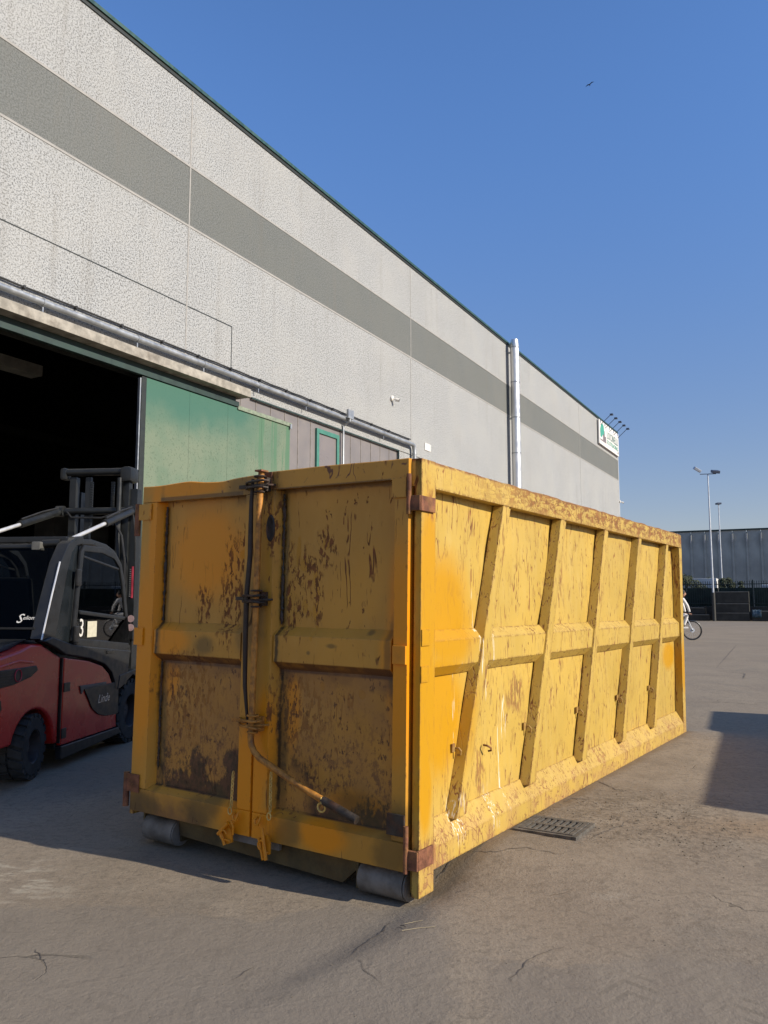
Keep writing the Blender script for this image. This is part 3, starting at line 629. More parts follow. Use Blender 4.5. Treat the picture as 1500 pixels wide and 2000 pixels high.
# sandwich panels filling the rest of the opening
u_ = 3.0; k = 0
while u_ < 7.3: box('infill_panel', (u_, .06, 0), (u_+.68, .12, 7.42), M['sandw'], wh, .006); u_ += .70
u_ = 8.95
while u_ < 13: box('infill_panel', (u_, .06, 0), (min(u_+.68, 13.04), .12, 7.42), M['sandw'], wh, .006); u_ += .70
for u_ in [3.0+.7*i for i in range(7)]+[8.95+.7*i for i in range(6)]: box('panel_seam', (u_-.022, .045, 0), (u_-.004, .10, 7.40), M['sandseam'], wh, 0)
wn = empty('window'); wn.parent = wh
m_ = MB(); A, B, Z0, Z1, t_ = 7.45, 8.80, 4.6, 7.2, .14
m_.box((A, -.02, Z0), (A+t_, .11, Z1)); m_.box((B-t_, -.02, Z0), (B, .11, Z1)); m_.box((A+t_, -.02, Z1-t_), (B-t_, .11, Z1)); m_.box((A+t_, -.02, Z0), (B-t_, .11, Z0+t_))
m_.build('window_frame', M['greenfr'], wn, .01); box('window_pane', (A+t_, .03, Z0+t_), (B-t_, .05, Z1-t_), M['greydoor'], wn, 0)
box('wall_strip', (7.3, .065, 0), (8.95, .13, 7.42), M['sandw'], wh, 0)
# sliding door
sdr = empty('sliding_door'); sdr.parent = wh; sdr.location = (.12, .15, .03)
for a, b in [(-.20, 1.28), (1.28, 2.76), (2.76, 4.24), (4.24, 5.62)]: box('door_sheet', (a+.002, -.33, .28), (b-.002, -.27, 6.90), M['gdoor'], sdr, .004)
box('door_edge', (-.36, -.345, .05), (-.21, -.255, 6.9), M['blackrub'], sdr, .008); box('door_edge_strip', (-.41, -.335, .05), (-.375, -.265, 6.85), M['galv'], sdr, 0)
box('door_foot', (-.20, -.335, .05), (5.62, -.265, .27), M['blackrub'], sdr, .005)
box('top_runner', (3.14, -.37, 6.85), (5.66, -.335, 6.96), simple('faded_green_trim', (.22, .27, .20), .6), sdr, .005)
box('end_stop', (5.55, -.40, 6.78), (5.63, -.37, 6.92), M['galv'], sdr, .005)
sg = empty('door_notice', (0, 0, 0), label='white notice with a red warning block taped to the green sliding door', cat='sign notice'); sg.parent = None
sg.location = WO+Matrix.Rotation(WROT, 3, 'Z') @ Vector((.12, .15, 0)); sg.rotation_euler = (0, 0, WROT)
box('notice_sheet', (-.17, -.348, 1.45), (.42, -.333, 2.42), M['white2'], sg, 0); box('warning_block', (.01, -.354, 1.52), (.42, -.349, 1.93), M['red'], sg, 0)
m_ = MB()
for z in (1.60, 1.72, 1.82): m_.prism([(.09, z), (.17, z), (.13, z+.07)], 1, -.357, -.3545)
m_.build('warning_mark', M['white2'], sg)

def wpt(u_, y, z): return (u_, y, z)
# gutter pipe along the wall
pp = empty('drainpipe', WO, (0, 0, WROT), label='thick galvanised pipe running along the hall wall above the doors and turning down', cat='pipe')
MB().tube([(-13, -.16, 7.78), (13.97, -.16, 7.78)], .074, 16).build('pipe', M['galv'], pp, 0, True)
MB().tube([(13.95, -.16, 7.78), (14.06, -.16, 7.76), (14.10, -.16, 7.68), (14.12, -.16, 7.56), (14.12, -.16, 0)], .078, 16).build('downpipe', M['galv'], pp, 0, True)
for u_ in (-3, -.4, 1.9, 4.2, 6.6, 9.0, 11.6):
    m_ = MB(); m_.lathe([(.075, -.02), (.086, -.02), (.086, .02), (.075, .02)], 0, (u_, -.16, 7.78), 16); m_.box((u_-.02, -.16, 7.76), (u_+.02, 0, 7.80)); m_.box((u_-.015, -.17, 7.58), (u_+.015, -.15, 7.68)); m_.build('pipe_clip', M['galv'], pp)
for z in (7.45, 5.5):
    m_ = MB(); m_.lathe([(.079, -.03), (.092, -.03), (.092, .03), (.079, .03)], 2, (14.12, -.16, z), 16); m_.build('pipe_clip', M['galv'], pp)
cb = empty('power_cable', WO, (0, 0, WROT), label='thin black cable clipped just above the thick pipe on the hall wall', cat='cable')
MB().tube([(u_/2, -.05-.004*(i % 2), 8.00+.006*math.sin(u_*3)) for i, u_ in enumerate(range(-26, 29))], .022, 6).build('cable', M['cable'], cb)
for u_ in [i*1.3-6 for i in range(15)]: box('cable_clip', (u_, -.08, 7.97), (u_+.05, 0, 8.03), M['cable'], cb, 0)
jb = empty('junction_box', WO, (0, 0, WROT), label='small grey junction box on the thick pipe with a conduit dropping past the window', cat='electrical box')
box('box_body', (8.85, -.34, 7.78), (9.20, -.257, 8.08), M['galv'], jb, .01)
MB().tube([(9.0, -.30, 7.78), (9.0, -.30, 7.70), (9.0, -.05, 7.55), (9.0, -.05, 6.15), (8.95, -.05, 6.05), (8.8, -.05, 6.02)], .035, 8).build('conduit', M['galv'], jb, 0, True)

def cctv(u_, z, name_lab, s_=1.0, d=(.75, -.65)):
    o = empty('security_camera', WO, (0, 0, WROT), label=name_lab, cat='security camera', group='security cameras on the hall')
    m_ = MB(); m_.lathe([(.001, 0), (.10*s_, 0), (.10*s_, -.07*s_), (.05*s_, -.10*s_), (.001, -.10*s_)], 1, (u_, 0, z), 14); m_.build('wall_mount', M['white2'], o, 0, True)
    a = Vector((u_, -.08*s_, z)); b = a+Vector((.10*s_, -.13*s_, -.06*s_)); MB().tube([a, b], .022*s_, 8).build('bracket_arm', M['white2'], o, 0, True)
    dv = Vector((d[0]*.0+.35, -.8, -.25)).normalized(); c0 = b-dv*.07*s_; c1 = b+dv*.07*s_
    MB().tube([c0, c1], .062*s_, 12).build('camera_body', M['white2'], o, 0, True)
    MB().tube([c1, c1+dv*.012], .056*s_, 12).build('lens_face', M['black'], o, 0, True)
cctv(12.5, 9.30, 'white bullet camera on the hall wall above the end of the pipe', 1.0)
cctv(50.95, 9.66, 'small white camera at the far corner of the hall', 1.1)
wp = box('wall_plate', (15.35, -.03, 7.82), (15.9, -.001, 8.12), M['white2'], None, .01); wp.location = WO; wp.rotation_euler = (0, 0, WROT)
tag(wp, 'small white plate on the hall wall right of the downpipe', 'wall plate')

# stainless flue with a thinner pipe beside it
fl = empty('flue', WO, (0, 0, WROT), label='tall shiny stainless flue rising past the roof edge of the hall', cat='flue')
FU, FY = 25.42, -.40
for z in [i*1.86+.02 for i in range(8)]:
    m_ = MB(); m_.lathe([(.225, 0), (.225, 1.82), (.21, 1.82), (.21, 0)], 2, (FU, FY, z), 24); m_.build('flue_section', M['inox'], fl, 0, True)
    m_ = MB(); m_.lathe([(.226, -.03), (.238, -.03), (.238, .03), (.226, .03)], 2, (FU, FY, z+1.84), 24); m_.build('flue_clamp', M['galv'], fl, 0, True)
m_ = MB(); m_.lathe([(.225, 0), (.235, .05), (.19, .42), (.18, .42), (.2, 0)], 2, (FU, FY, 15.62-.75), 24); m_.build('flue_cone', M['inox'], fl, 0, True)
for z in (3.4, 7.2, 11.1, 14.6): box('flue_bracket', (FU-.05, FY+.2, z), (FU+.05, 0, z+.08), M['galv'], fl, 0)
f2 = tag(MB().tube([(FU+.75, -.30, 0), (FU+.75, -.30, 15.35)], .07, 12).build('vent_pipe', M['galv'], None, 0, True), 'thin grey vent pipe standing right behind the stainless flue', 'pipe')
f2.location = WO; f2.rotation_euler = (0, 0, WROT)

# company sign at the far corner with five arm lamps
sn = empty('company_sign', WO, (0, 0, WROT), label='white sign board with green leaf emblem high on the far end of the hall', cat='sign')
S0, S1, SZ0, SZ1 = 44.3, 50.6, 13.2, 14.98
box('sign_board', (S0, -.16, SZ0), (S1, -.06, SZ1), M['white'], sn, .01); m_ = MB().box((S0, -.06, SZ0-.06), (S1, -.001, SZ0)); m_.build('sign_ledge', M['signgrey'], sn)
def wt(s, u_, z, size, mat, sx=1.0, al='LEFT'): return text('sign_lettering', s, size, mat, frame((u_, -.168, z), (1, 0, 0), (0, 0, 1)), sn, 0, .006, al, sx)
wt('LOCINELLI', S0+2.35, 14.20, .80, M['signteal'], .95); wt('ECOTRADING', S0+2.35, 13.68, .46, M['signgreen'], 1.25); wt('srl', S1-.5, 13.42, .30, M['signgrey'], 1.0)
m_ = MB(); m_.prism([(S0+.35, 13.75), (S0+.30, 14.3), (S0+.55, 14.62), (S0+.95, 14.85), (S0+1.35, 14.72), (S0+1.55, 14.3), (S0+1.4, 13.98), (S0+1.0, 13.98), (S0+.75, 13.75)], 1, -.17, -.161); m_.build('emblem_leaf', M['signgreen'], sn)
m_ = MB(); m_.prism([(S0+.3, 13.5), (S0+2.1, 13.5), (S0+2.1, 13.6), (S0+.3, 13.6)], 1, -.17, -.161)
for a, b, h in [(1.1, 1.42, .45), (1.46, 1.66, .75), (1.70, 2.05, .38)]: m_.box((S0+a, -.17, 13.6), (S0+b, -.161, 13.6+h))
m_.build('emblem_houses', M['signgrey'], sn)
l0 = None
for i in range(5):
    u_ = S0+.5+i*1.38
    if l0 is None:
        l0 = empty('sign_lamp', (0, 0, 0)); m_ = MB(); m_.tube([(0, 0, 0), (0, -.08, .03), (.0, -.85, .72)], .022, 6); m_.build('lamp_arm', M['lampbody'], l0)
        m_ = MB(); m_.box((-.12, -.98, .62), (.12, -.76, .74)); m_.build('lamp_head', M['lampbody'], l0, .02)
        l = l0
    else: l = copy_tree(l0)
    l.location = WO+Matrix.Rotation(WROT, 3, 'Z') @ Vector((u_, -.1, 14.62)); l.rotation_euler = (0, 0, WROT)
    tag(l, ['thin arm lamp over the left edge of the company sign', 'arm lamp second from the left over the company sign', 'middle of the five arm lamps over the company sign', 'arm lamp second from the right over the company sign', 'arm lamp at the hall corner over the right edge of the sign'][i], 'sign lamp', 'arm lamps over the company sign')

# ------------------------------------------------------------------ the yellow roll-off skip
sk = empty('roll_off_container', CT, CR, label='big yellow steel roll-off container with rust scratches and slanted side ribs', cat='skip container')
LN, H, ZR0 = 6.34, 2.51, .114
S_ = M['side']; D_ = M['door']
m_ = MB(); ny, nz = 150, 48; vs = []
for j in range(nz+1):
    for i in range(ny+1):
        y = .10+(LN-.2)*i/ny; z = ZR0+(H-.05-ZR0)*j/nz
        dx = .016*mn.noise(Vector((y*1.3, z*1.5, 4)))+.007*mn.noise(Vector((y*4, z*3.2, 9)))
        vs.append((-.083+dx-.006, y, z))
m_.add(vs, [(j*(ny+1)+i, j*(ny+1)+i+1, (j+1)*(ny+1)+i+1, (j+1)*(ny+1)+i) for j in range(nz) for i in range(ny)]); m_.build('side_panel', S_, sk, 0, True)
box('side_lining', (-.125, .10, ZR0), (-.112, LN-.1, H-.05), M['innerpaint'], sk, 0)
m_ = MB(); n = 60; vs = []
rr = random.Random(3)
for i in range(n+1):      # top rail with small dents along its upper edge
    y = .036+(LN-.036)*i/n; dz = rr.uniform(-.006, .003) if i > 6 else 0; dx = rr.uniform(-.006, .002)
    vs += [(-.10, y, 2.345), (-.0+dx*.4, y, 2.345), (0+dx, y, H-.012+dz), (-.012, y, H+dz), (-.10, y, H+dz)]
m_.add(vs, [(i*5+j, i*5+(j+1) % 5, (i+1)*5+(j+1) % 5, (i+1)*5+j) for i in range(n) for j in range(5)]+[(0, 1, 2, 3, 4), tuple(n*5+j for j in range(5))]); m_.build('top_rail', S_, sk, 0)
m_ = MB(); m_.prism([(.0, ZR0), (.0, .238), (-.08, .372), (-.11, .372), (-.11, ZR0)], 1, .20, LN-.02)
m_.build('bottom_rail', S_, sk, .006, True)
m_ = MB(); m_.box((-.045, .036, 0.0), (0.004, .205, H)); m_.box((-.20, .10, .0), (-.045, .20, H-.01)); m_.build('corner_post', S_, sk, .005, True)
m_ = MB(); m_.box((-.10, LN-.13, ZR0), (0.003, LN, H-.17)); m_.build('corner_post', S_, sk, .006, True)
m_ = MB(); m_.prism([(-.02, 1.268), (-.02, 1.425), (-.08, 1.487), (-.085, 1.487), (-.085, 1.205), (-.08, 1.205)], 1, .205, LN-.13); m_.build('side_band', S_, sk, .006, True)
for i in range(5):
    yb = .50+1.112*i; yt = yb+.69; wd = .155
    m_ = MB(); za, zb_ = .335, 2.345; vs = []
    for z, y in ((za, yb), (zb_, yt)):
        vs += [(-.082, y-.008, z), (-.004, y, z), (-.004, y+wd*.62, z), (-.018, y+wd*.72, z), (-.018, y+wd, z), (-.082, y+wd, z)]
    m_.add(vs, [(0, 1, 2, 3, 4, 5)[::-1], (6, 7, 8, 9, 10, 11)]+[(j, (j+1) % 6, 6+(j+1) % 6, 6+j) for j in range(6)]); m_.build('side_rib', S_, sk, .005, True)
    # lashing hook on the rib flank
    zc = .72; yc = yb+.69*(zc-za)/(zb_-za)
    hk = MB(); hk.tube([(-.075, yc-.035, zc+.02), (-.045, yc-.035, zc+.024), (-.03, yc-.03, zc+.006), (-.034, yc-.03, zc-.016), (-.055, yc-.032, zc-.02)], .007, 7); hk.box((-.079, yc-.075, zc-.0), (-.068, yc-.035, zc+.05)); hk.build('lashing_hook', M['hookp'], sk, 0, True)
hk = MB(); hk.tube([(-.08, 1.02, .70), (-.045, 1.01, .70), (-.03, 1.03, .685), (-.035, 1.045, .665), (-.055, 1.035, .66)], .007, 7); hk.build('lashing_hook', M['rusty'], sk, 0, True)
# other walls, floor
box('side_panel', (-2.42, .10, ZR0), (-2.38, LN-.1, H-.02), M['innerpaint'], sk, .004); box('rear_panel', (-2.38, LN-.1, ZR0), (-.12, LN-.04, H-.05), M['innerpaint'], sk, .004)
box('floor_plate', (-2.38, .10, .19), (-.12, LN-.1, .235), M['innerpaint'], sk, .0); m_ = MB(); m_.box((-2.45, .036, 0.1), (-2.41, .2, H-.03)); m_.build('corner_post', S_, sk, .005)
m_ = MB(); m_.box((-2.445, .2, H-.18), (-2.42, LN, H-.02)); m_.build('top_rail', S_, sk, .005)
# underframe
m_ = MB(); m_.box((-1.75, .14, .02), (-1.68, LN-.3, .19)); m_.box((-.72, .14, .02), (-.65, LN-.3, .19)); m_.build('chassis_beam', M['chassis'], sk)
m_ = MB(); m_.prism([(-1.99, .145), (-1.97, .01), (-.56, -.03), (-.46, .06), (-.46, .135)], 1, .085, .10); m_.build('front_skirt', M['chassis'], sk, .003)
box('sill_beam', (-2.40, .10, .12), (-.06, .2, .19), M['chassis'], sk, .004)
box('sill_plate', (-1.45, .03, .085), (-1.02, .06, .135), M['roller'], sk, .003)
for x0, x1, zo in ((-.415, -.105, .034), (-2.30, -2.00, .020)):
    ro = MB().tube([(x0, .115, zo), (x1, .115, zo)], .090, 28).build('ground_roller', M['roller'], sk, 0, True)
    m_ = MB(); m_.lathe([(.001, -.004), (.075, -.004), (.087, .004), (.087, .012), (.001, .012)], 0, (x1+.002, .115, zo), 28); m_.build('roller_cap', M['roller'], ro, 0, True)
    m_ = MB(); m_.box((x1+.017, .10, zo-.055), (x1+.030, .26, .19)); m_.box((x0-.035, .07, zo-.07), (x0-.018, .26, .19)); m_.build('roller_bracket', M['chassis'], ro, .002)

# doors
def door(x0, x1, so, si, top, drop):
    d = empty('door'); d.parent = sk
    L_ = x0 < -2
    xa, xb = (x0+so, x1-si) if L_ else (x0+si, x1-so)
    n = 36; vs = []; fs = []
    for j in range(n+1):
        for i in range(n+1):
            x = xa-.004+(xb-xa+.008)*i/n; z = .25+(top-.1-.25)*j/n
            vs.append((x, .068+.011*mn.noise(Vector((x*2.3, z*2.1, 2)))+.004*mn.noise(Vector((x*6, z*5, 7))), z))
    for j in range(n):
        for i in range(n): a = j*(n+1)+i; fs.append((a, a+1, a+n+2, a+n+1))
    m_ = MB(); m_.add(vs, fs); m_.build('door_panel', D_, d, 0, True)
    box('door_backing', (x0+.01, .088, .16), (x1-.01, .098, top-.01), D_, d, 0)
    # top rail: the left leaf has a bent upper edge
    m_ = MB(); n = 24; vs = []
    for i in range(n+1):
        x = x0+(x1-x0)*i/n; dz = (-.012*ss(-1.95, -1.75, x)*ss(-1.45, -1.62, x)+.006*math.sin(x*9)) if L_ else .002*math.sin(x*7)
        for y, z in ((.0, top-.125), (.0, top-.006+dz), (.006, top+dz), (.084, top+dz), (.084, top-.125)): vs.append((x, y, z))
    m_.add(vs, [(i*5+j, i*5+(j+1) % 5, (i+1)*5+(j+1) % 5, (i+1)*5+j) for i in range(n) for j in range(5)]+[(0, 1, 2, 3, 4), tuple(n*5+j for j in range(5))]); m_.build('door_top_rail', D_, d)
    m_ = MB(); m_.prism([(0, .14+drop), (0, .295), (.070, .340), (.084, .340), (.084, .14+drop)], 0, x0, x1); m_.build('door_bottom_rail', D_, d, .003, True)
    for a, b, inner in ((x0, xa, not L_), (xb, x1, L_)):
        m_ = MB(); ch = .03
        if a == x0: pr = [(a, 0), (b-ch, 0), (b, .072), (b, .086), (a, .086)]
        else: pr = [(a, .072), (a+ch, 0), (b, 0), (b, .086), (a, .086)]
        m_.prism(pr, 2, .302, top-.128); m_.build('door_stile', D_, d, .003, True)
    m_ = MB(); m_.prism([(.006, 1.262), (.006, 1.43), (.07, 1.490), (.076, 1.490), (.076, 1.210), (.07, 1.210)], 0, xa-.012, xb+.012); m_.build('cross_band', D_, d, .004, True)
    return d
dl = door(-2.405, -1.246, .185, .145, 2.492, .0)
drr = door(-1.228, -.066, .125, .150, 2.512, .0)
# weld bead along inner edges
def bead(x, z0, z1, par, r0=.010):
    rr = random.Random(int(abs(x)*1000)); n = 60; P = []; Rr = []
    for i in range(n+1): P.append((x+rr.uniform(-.004, .004), .058, z0+(z1-z0)*i/n)); Rr.append(r0*rr.uniform(.3, 1.3))
    MB().tube(P, Rr, 6).build('weld_bead', M['darksteel'], par, 0, True)
bead(-1.068, 1.50, 2.36, drr); bead(-2.20, 1.50, 2.33, dl); bead(-2.19, .45, 1.2, dl, .008)
# oval lifting hole dent
m_ = MB(); m_.lathe([(.001, 0), (.042, 0), (.052, -.006), (.060, 0), (.060, .004), (.001, .004)], 1, (0, 0, 0), 24)
for i, v in enumerate(m_.v): m_.v[i] = (-1.135+v[0]*.62, .0-.002+v[1]*.9, 2.13+v[2]*1.5)
m_.build('rusty_ring', M['darksteel'], drr, 0, True)
# locking rod and cranked handle
rx = -1.185
MB().tube([(rx+.005, -.055, 2.515), (rx-.0, -.06, 2.2), (rx-.002, -.062, 1.8), (rx-.005, -.062, 1.3), (rx-.012, -.062, .9), (rx-.014, -.064, .78), (rx-.005, -.066, .735), (rx+.025, -.07, .695), (rx+.075, -.072, .66), (-.86, -.075, .565), (-.60, -.078, .478)], .0205, 14).build('locking_rod', M['rodyel'], sk, 0, True)
MB().tube([(-.605, -.078, .48), (-.585, -.079, .474), (-.345, -.082, .402)], [.020, .026, .026], 12).build('handle_grip', M['darksteel'], sk, 0, True)
m_ = MB(); m_.tube([(-.605+.028*math.cos(t), -.08, .435+.026*math.sin(t)) for t in [2*math.pi*i/14 for i in range(14)]], .006, 6, closed=True); m_.tube([(-.60, -.09, .495), (-.59, -.10, .46)], .006, 6); m_.build('handle_ring', M['chain'], sk, 0, True)
# rubber hose hanging in front of the gap
MB().tube([(-1.258, -.050, 2.46), (-1.256, -.062, 2.3), (-1.252, -.064, 2.05), (-1.248, -.066, 1.95), (-1.268, -.066, 1.7), (-1.275, -.060, 1.4), (-1.268, -.058, 1.1), (-1.250, -.052, .93), (-1.248, -.04, .84)], [.011, .014, .017, .017, .017, .017, .014, .010, .007], 10).build('rubber_hose', simple('old_brown_hose', (.045, .030, .020), .7, 0, .3, 12), sk, 0, True)
def keeper(z, mat, wide=1.0):
    k_ = MB()
    for dz, r_ in ((.052, .034), (-.052, .030)): k_.tube([(rx-.004+r_*1.15*math.cos(t), -.060+r_*.9*math.sin(t), z+dz) for t in [2*math.pi*i/16 for i in range(16)]], .0065, 6, closed=True)
    # U hook round the rod, welded to the left leaf
    for dz in (.018, -.020):
        k_.tube([(-1.36*wide-(1-wide)*1.2, .0, z+dz*.7), (-1.33, -.035, z+dz), (-1.27, -.075, z+dz), (-1.17, -.098, z+dz), (-1.135, -.085, z+dz*1.2), (-1.128, -.05, z+dz*1.2), (-1.15, -.025, z+dz)], .0085, 7)
    k_.tube([(-1.10, -.002, z-.004), (-1.12, -.05, z-.006), (-1.21, -.09, z-.01), (-1.24, -.07, z-.01)], .0075, 7)
    k_.box((-1.23, -.045, z-.045), (-1.14, -.002, z+.045)); k_.box((-1.42, -.012, z-.012), (-1.30, -.001, z+.012))
    return k_.build('rod_keeper', mat, sk, 0, True)
keeper(2.42, M['darksteel']); keeper(1.665, M['darksteel']); keeper(.865, M['rodyel'])
m_ = MB(); m_.box((-1.235, -.008, 2.40), (-1.13, -.001, 2.505)); m_.box((-1.20, -.10, 2.500), (-1.14, -.03, 2.512)); m_.build('top_latch_plate', M['rusty'], sk, .002)
# hinges
def hinge(z, mat, h=.085):
    m_ = MB(); m_.box((-.072, -.012, z-h/2), (.020, .012, z+h/2)); m_.box((.0045, -.010, z-h/2), (.020, .175, z+h/2)); m_.build('hinge_strap', mat, sk, .003)
    MB().tube([(-.055, -.012, z-h/2-.02), (-.055, -.012, z+h/2+.13)], .015, 10).build('hinge_pin', M['rusty'], sk, 0, True)
hinge(2.238, M['rusty'], .09); hinge(.215, M['rusty'], .105)
box('hinge_plate', (-.175, -.014, 2.275), (-.075, -.001, 2.395), D_, sk, .003); box('hinge_plate', (-.185, -.016, .335), (-.066, -.001, .455), M['darksteel'], sk, .003)
box('hinge_plate', (-.155, -.022, 1.298), (-.064, -.001, 1.405), M['fresh'], sk, .004)
box('patch_plate', (.0045, .04, 1.405), (.012, .135, 1.50), M['side'], sk, .002); box('patch_plate', (.0045, .036, 1.195), (.011, .12, 1.29), M['side'], sk, .002)
m_ = MB(); m_.box((-2.475, -.010, 2.235), (-2.30, -.001, 2.355)); m_.build('hinge_strap', D_, sk, .003); MB().tube([(-2.455, .0, 2.12), (-2.455, .0, 2.36)], .022, 10).build('hinge_pin', M['rusty'], sk, 0, True)
m_ = MB(); m_.box((-2.47, -.012, .27), (-2.31, -.001, .395)); m_.build('hinge_strap', M['rusty'], sk, .003); MB().tube([(-2.45, .0, .16), (-2.45, .0, .40)], .022, 10).build('hinge_pin', M['rusty'], sk, 0, True)
box('hinge_plate', (-2.43, -.012, 1.315), (-2.335, -.001, 1.44), D_, sk, .002)
# chains and small hooks
def chain(x, z0, z1, dx=0):
    m_ = MB(); n = int((z0-z1)/.021); 
    for i in range(n):
        z = z0-(z0-z1)*i/n; xx = x+dx*i/n; pts = []
        for t in [2*math.pi*k/10 for k in range(10)]:
            a, b = .0085*math.cos(t), .0155*math.sin(t); pts.append((xx+(a if i % 2 else 0), -.010-(0 if i % 2 else a), z+b))
        m_.tube(pts, .0042, 5, closed=True)
    pts = [(x+dx+.016*math.cos(t), -.02, z1-.016+.022*math.sin(t)) for t in [2*math.pi*k/12 for k in range(12)]]; m_.tube(pts, .0045, 6, closed=True)
    return m_.build('chain', M['chain'], sk, 0, True)
chain(-1.392, .52, .30, -.01); chain(-1.066, .555, .315, 0)
for x in (-1.345, -1.155):
    m_ = MB(); m_.tube([(x-.022, -.002, .275), (x-.022, -.028, .262), (x-.010, -.036, .238), (x+.012, -.036, .238), (x+.020, -.034, .26), (x+.020, -.02, .285)], [.006, .007, .008, .009, .009, .008], 7); m_.build('chain_hook', M['fresh'], sk, 0, True)
# turnbuckle clamps under the middle
def clamp(x, z, ang, flip):
    m_ = MB(); P = lambda a, b, y=-.06: (x+(a*math.cos(ang)-b*math.sin(ang)), y, z+(a*math.sin(ang)+b*math.cos(ang)))
    def plate(pts, y0, y1):
        n = len(pts); vs = [P(a, b, y0) for a, b in pts]+[P(a, b, y1) for a, b in pts]
        m_.add(vs, [tuple(range(n)), tuple(range(n, 2*n))[::-1]]+[(i, (i+1) % n, n+(i+1) % n, n+i) for i in range(n)])
    plate([(-.04, .03), (.02, .045), (.045, 0), (.035, -.07), (-.015, -.075), (-.045, -.02)], -.045, -.033)
    m_.tube([P(-.06, .0), P(.05, .055)] if not flip else [P(-.0, .09), P(.015, -.10)], .012, 8)
    m_.tube([P(-.035, .03), P(-.02, -.075)] if not flip else [P(-.03, .03), P(-.008, -.10)], .010, 8)
    m_.tube([P(.028*math.cos(t)-.005, .028*math.sin(t)-.01, -.07) for t in [2*math.pi*k/12*.8 for k in range(12)]], .006, 6)
    m_.tube([P(-.03, -.03, -.07), P(.03, -.06, -.05)], .006, 6)
    m_.build('door_clamp', M['fresh'], sk, .0, True)
clamp(-1.405, .155, R(18), False); clamp(-1.075, .145, R(8), True)
m_ = MB(); m_.tube([(-1.39, -.02, .21), (-1.36, -.05, .23), (-1.335, -.055, .20), (-1.34, -.05, .15)], .007, 6); m_.build('clamp_hook', M['fresh'], sk, 0, True)

# ------------------------------------------------------------------ second skip, out of frame on the right; its shadow lies on the yard
s2 = empty('steel_container', (7.10, 4.43, 0), (0, 0, R(-23.8)), label='grey blue steel container standing off to the right of the yellow one', cat='skip container')
m_ = MB(); m_.box((0, 0, .15), (.06, 6.5, 2.6)); m_.box((2.34, 0, .15), (2.4, 6.5, 2.6)); m_.box((.06, 0, .15), (2.34, .06, 2.6)); m_.box((.06, 6.44, .15), (2.34, 6.5, 2.6)); m_.box((.06, .06, .15), (2.34, 6.44, .2)); m_.build('shell', M['cblue'], s2)
m_ = MB(); m_.box((-.06, -.06, 2.5), (.0, 6.56, 2.64)); m_.box((2.4, -.06, 2.5), (2.46, 6.56, 2.64)); m_.box((0, -.06, 2.5), (2.4, 0, 2.64)); m_.box((0, 6.5, 2.5), (2.4, 6.56, 2.64)); m_.build('top_rail', M['cblue'], s2, .006)
r0 = MB().box((-.06, 0, .15), (-.001, .12, 2.5)).build('side_rib', M['cblue'], s2, .006)
for i in range(7):
    o = r0 if i == 0 else r0.copy()
    if i: C.objects.link(o); o.parent = s2
    o.location = (0, .02+i*1.06, 0)
    o = r0.copy(); C.objects.link(o); o.parent = s2; o.location = (2.46, .02+i*1.06, 0)
m_ = MB(); m_.box((.5, .0, 0), (.62, 6.5, .15)); m_.box((1.78, 0, 0), (1.9, 6.5, .15)); m_.build('runner', M['cblue'], s2)

# ------------------------------------------------------------------ forklift
fo = empty('forklift', (-3.836, 8.925, 0), (0, 0, R(90-6.6)), label='red and black forklift with cab and raised mast parked beside the yellow container', cat='forklift')
def ext(name, pts, y0, y1, mat, bev=.02, par=fo, smooth=True): return MB().prism([(a, b) for a, b in pts], 1, y0, y1).build(name, mat, par, bev, smooth, 3)
arch = [(-1.0+.37*math.cos(t), .30+.35*math.sin(t)) for t in [R(a) for a in range(14, 172, 14)]]
cw = [(-.545, 1.115), (-.70, 1.165), (-.93, 1.262), (-1.12, 1.262), (-1.30, 1.215), (-1.70, 1.16), (-1.78, 1.0), (-1.80, .42), (-1.74, .36)]+arch[::-1]+[(-.60, .26), (-.545, .26)]
ext('counterweight', cw, -.63, .63, M['fred'], .05)
m_ = MB(); m_.prism([(-1.25, 1.225), (-1.72, 1.165), (-1.60, 1.21), (-1.30, 1.275), (-.95, 1.31)], 1, -.5, .5); m_.build('rear_hood', M['fblk'], fo, .02, True)
ext('swage_line', [(-1.74, 1.085), (-1.30, 1.135), (-1.05, 1.10), (-1.08, 1.085), (-1.32, 1.11), (-1.74, 1.06)], -.642, -.60, M['fred'], .008)
lou = ext('louvre', [(-1.70, 1.06), (-1.02, 1.062), (-.985, 1.02), (-1.10, .965), (-1.40, .915), (-1.70, .90)], -.642, -.60, M['black'], .006)
m_ = MB()
for i in range(5): m_.box((-1.68, -.648, .925+i*.026), (-1.42+.0*i, -.642, .932+i*.026))
m_.build('louvre_slat', M['fblk'], lou)
m_ = MB(); m_.tube([(-1.33+.055*math.cos(t), -.645, .995+.055*math.sin(t)) for t in [2*math.pi*k/24 for k in range(24)]], .005, 6, closed=True); m_.build('red_ring', simple('dark_red_ring', (.40, .02, .05), .5), lou, 0, True)
ext('lower_recess', [(-1.70, .80), (-1.58, .80), (-1.56, .72), (-1.60, .68), (-1.70, .67)], -.642, -.60, M['black'], .006)
ext('chassis', [(-.54, .20), (-.54, 1.10), (.30, .94), (.60, .70), (.95, .70), (.95, .20)], -.60, .60, M['fblk'], .01)
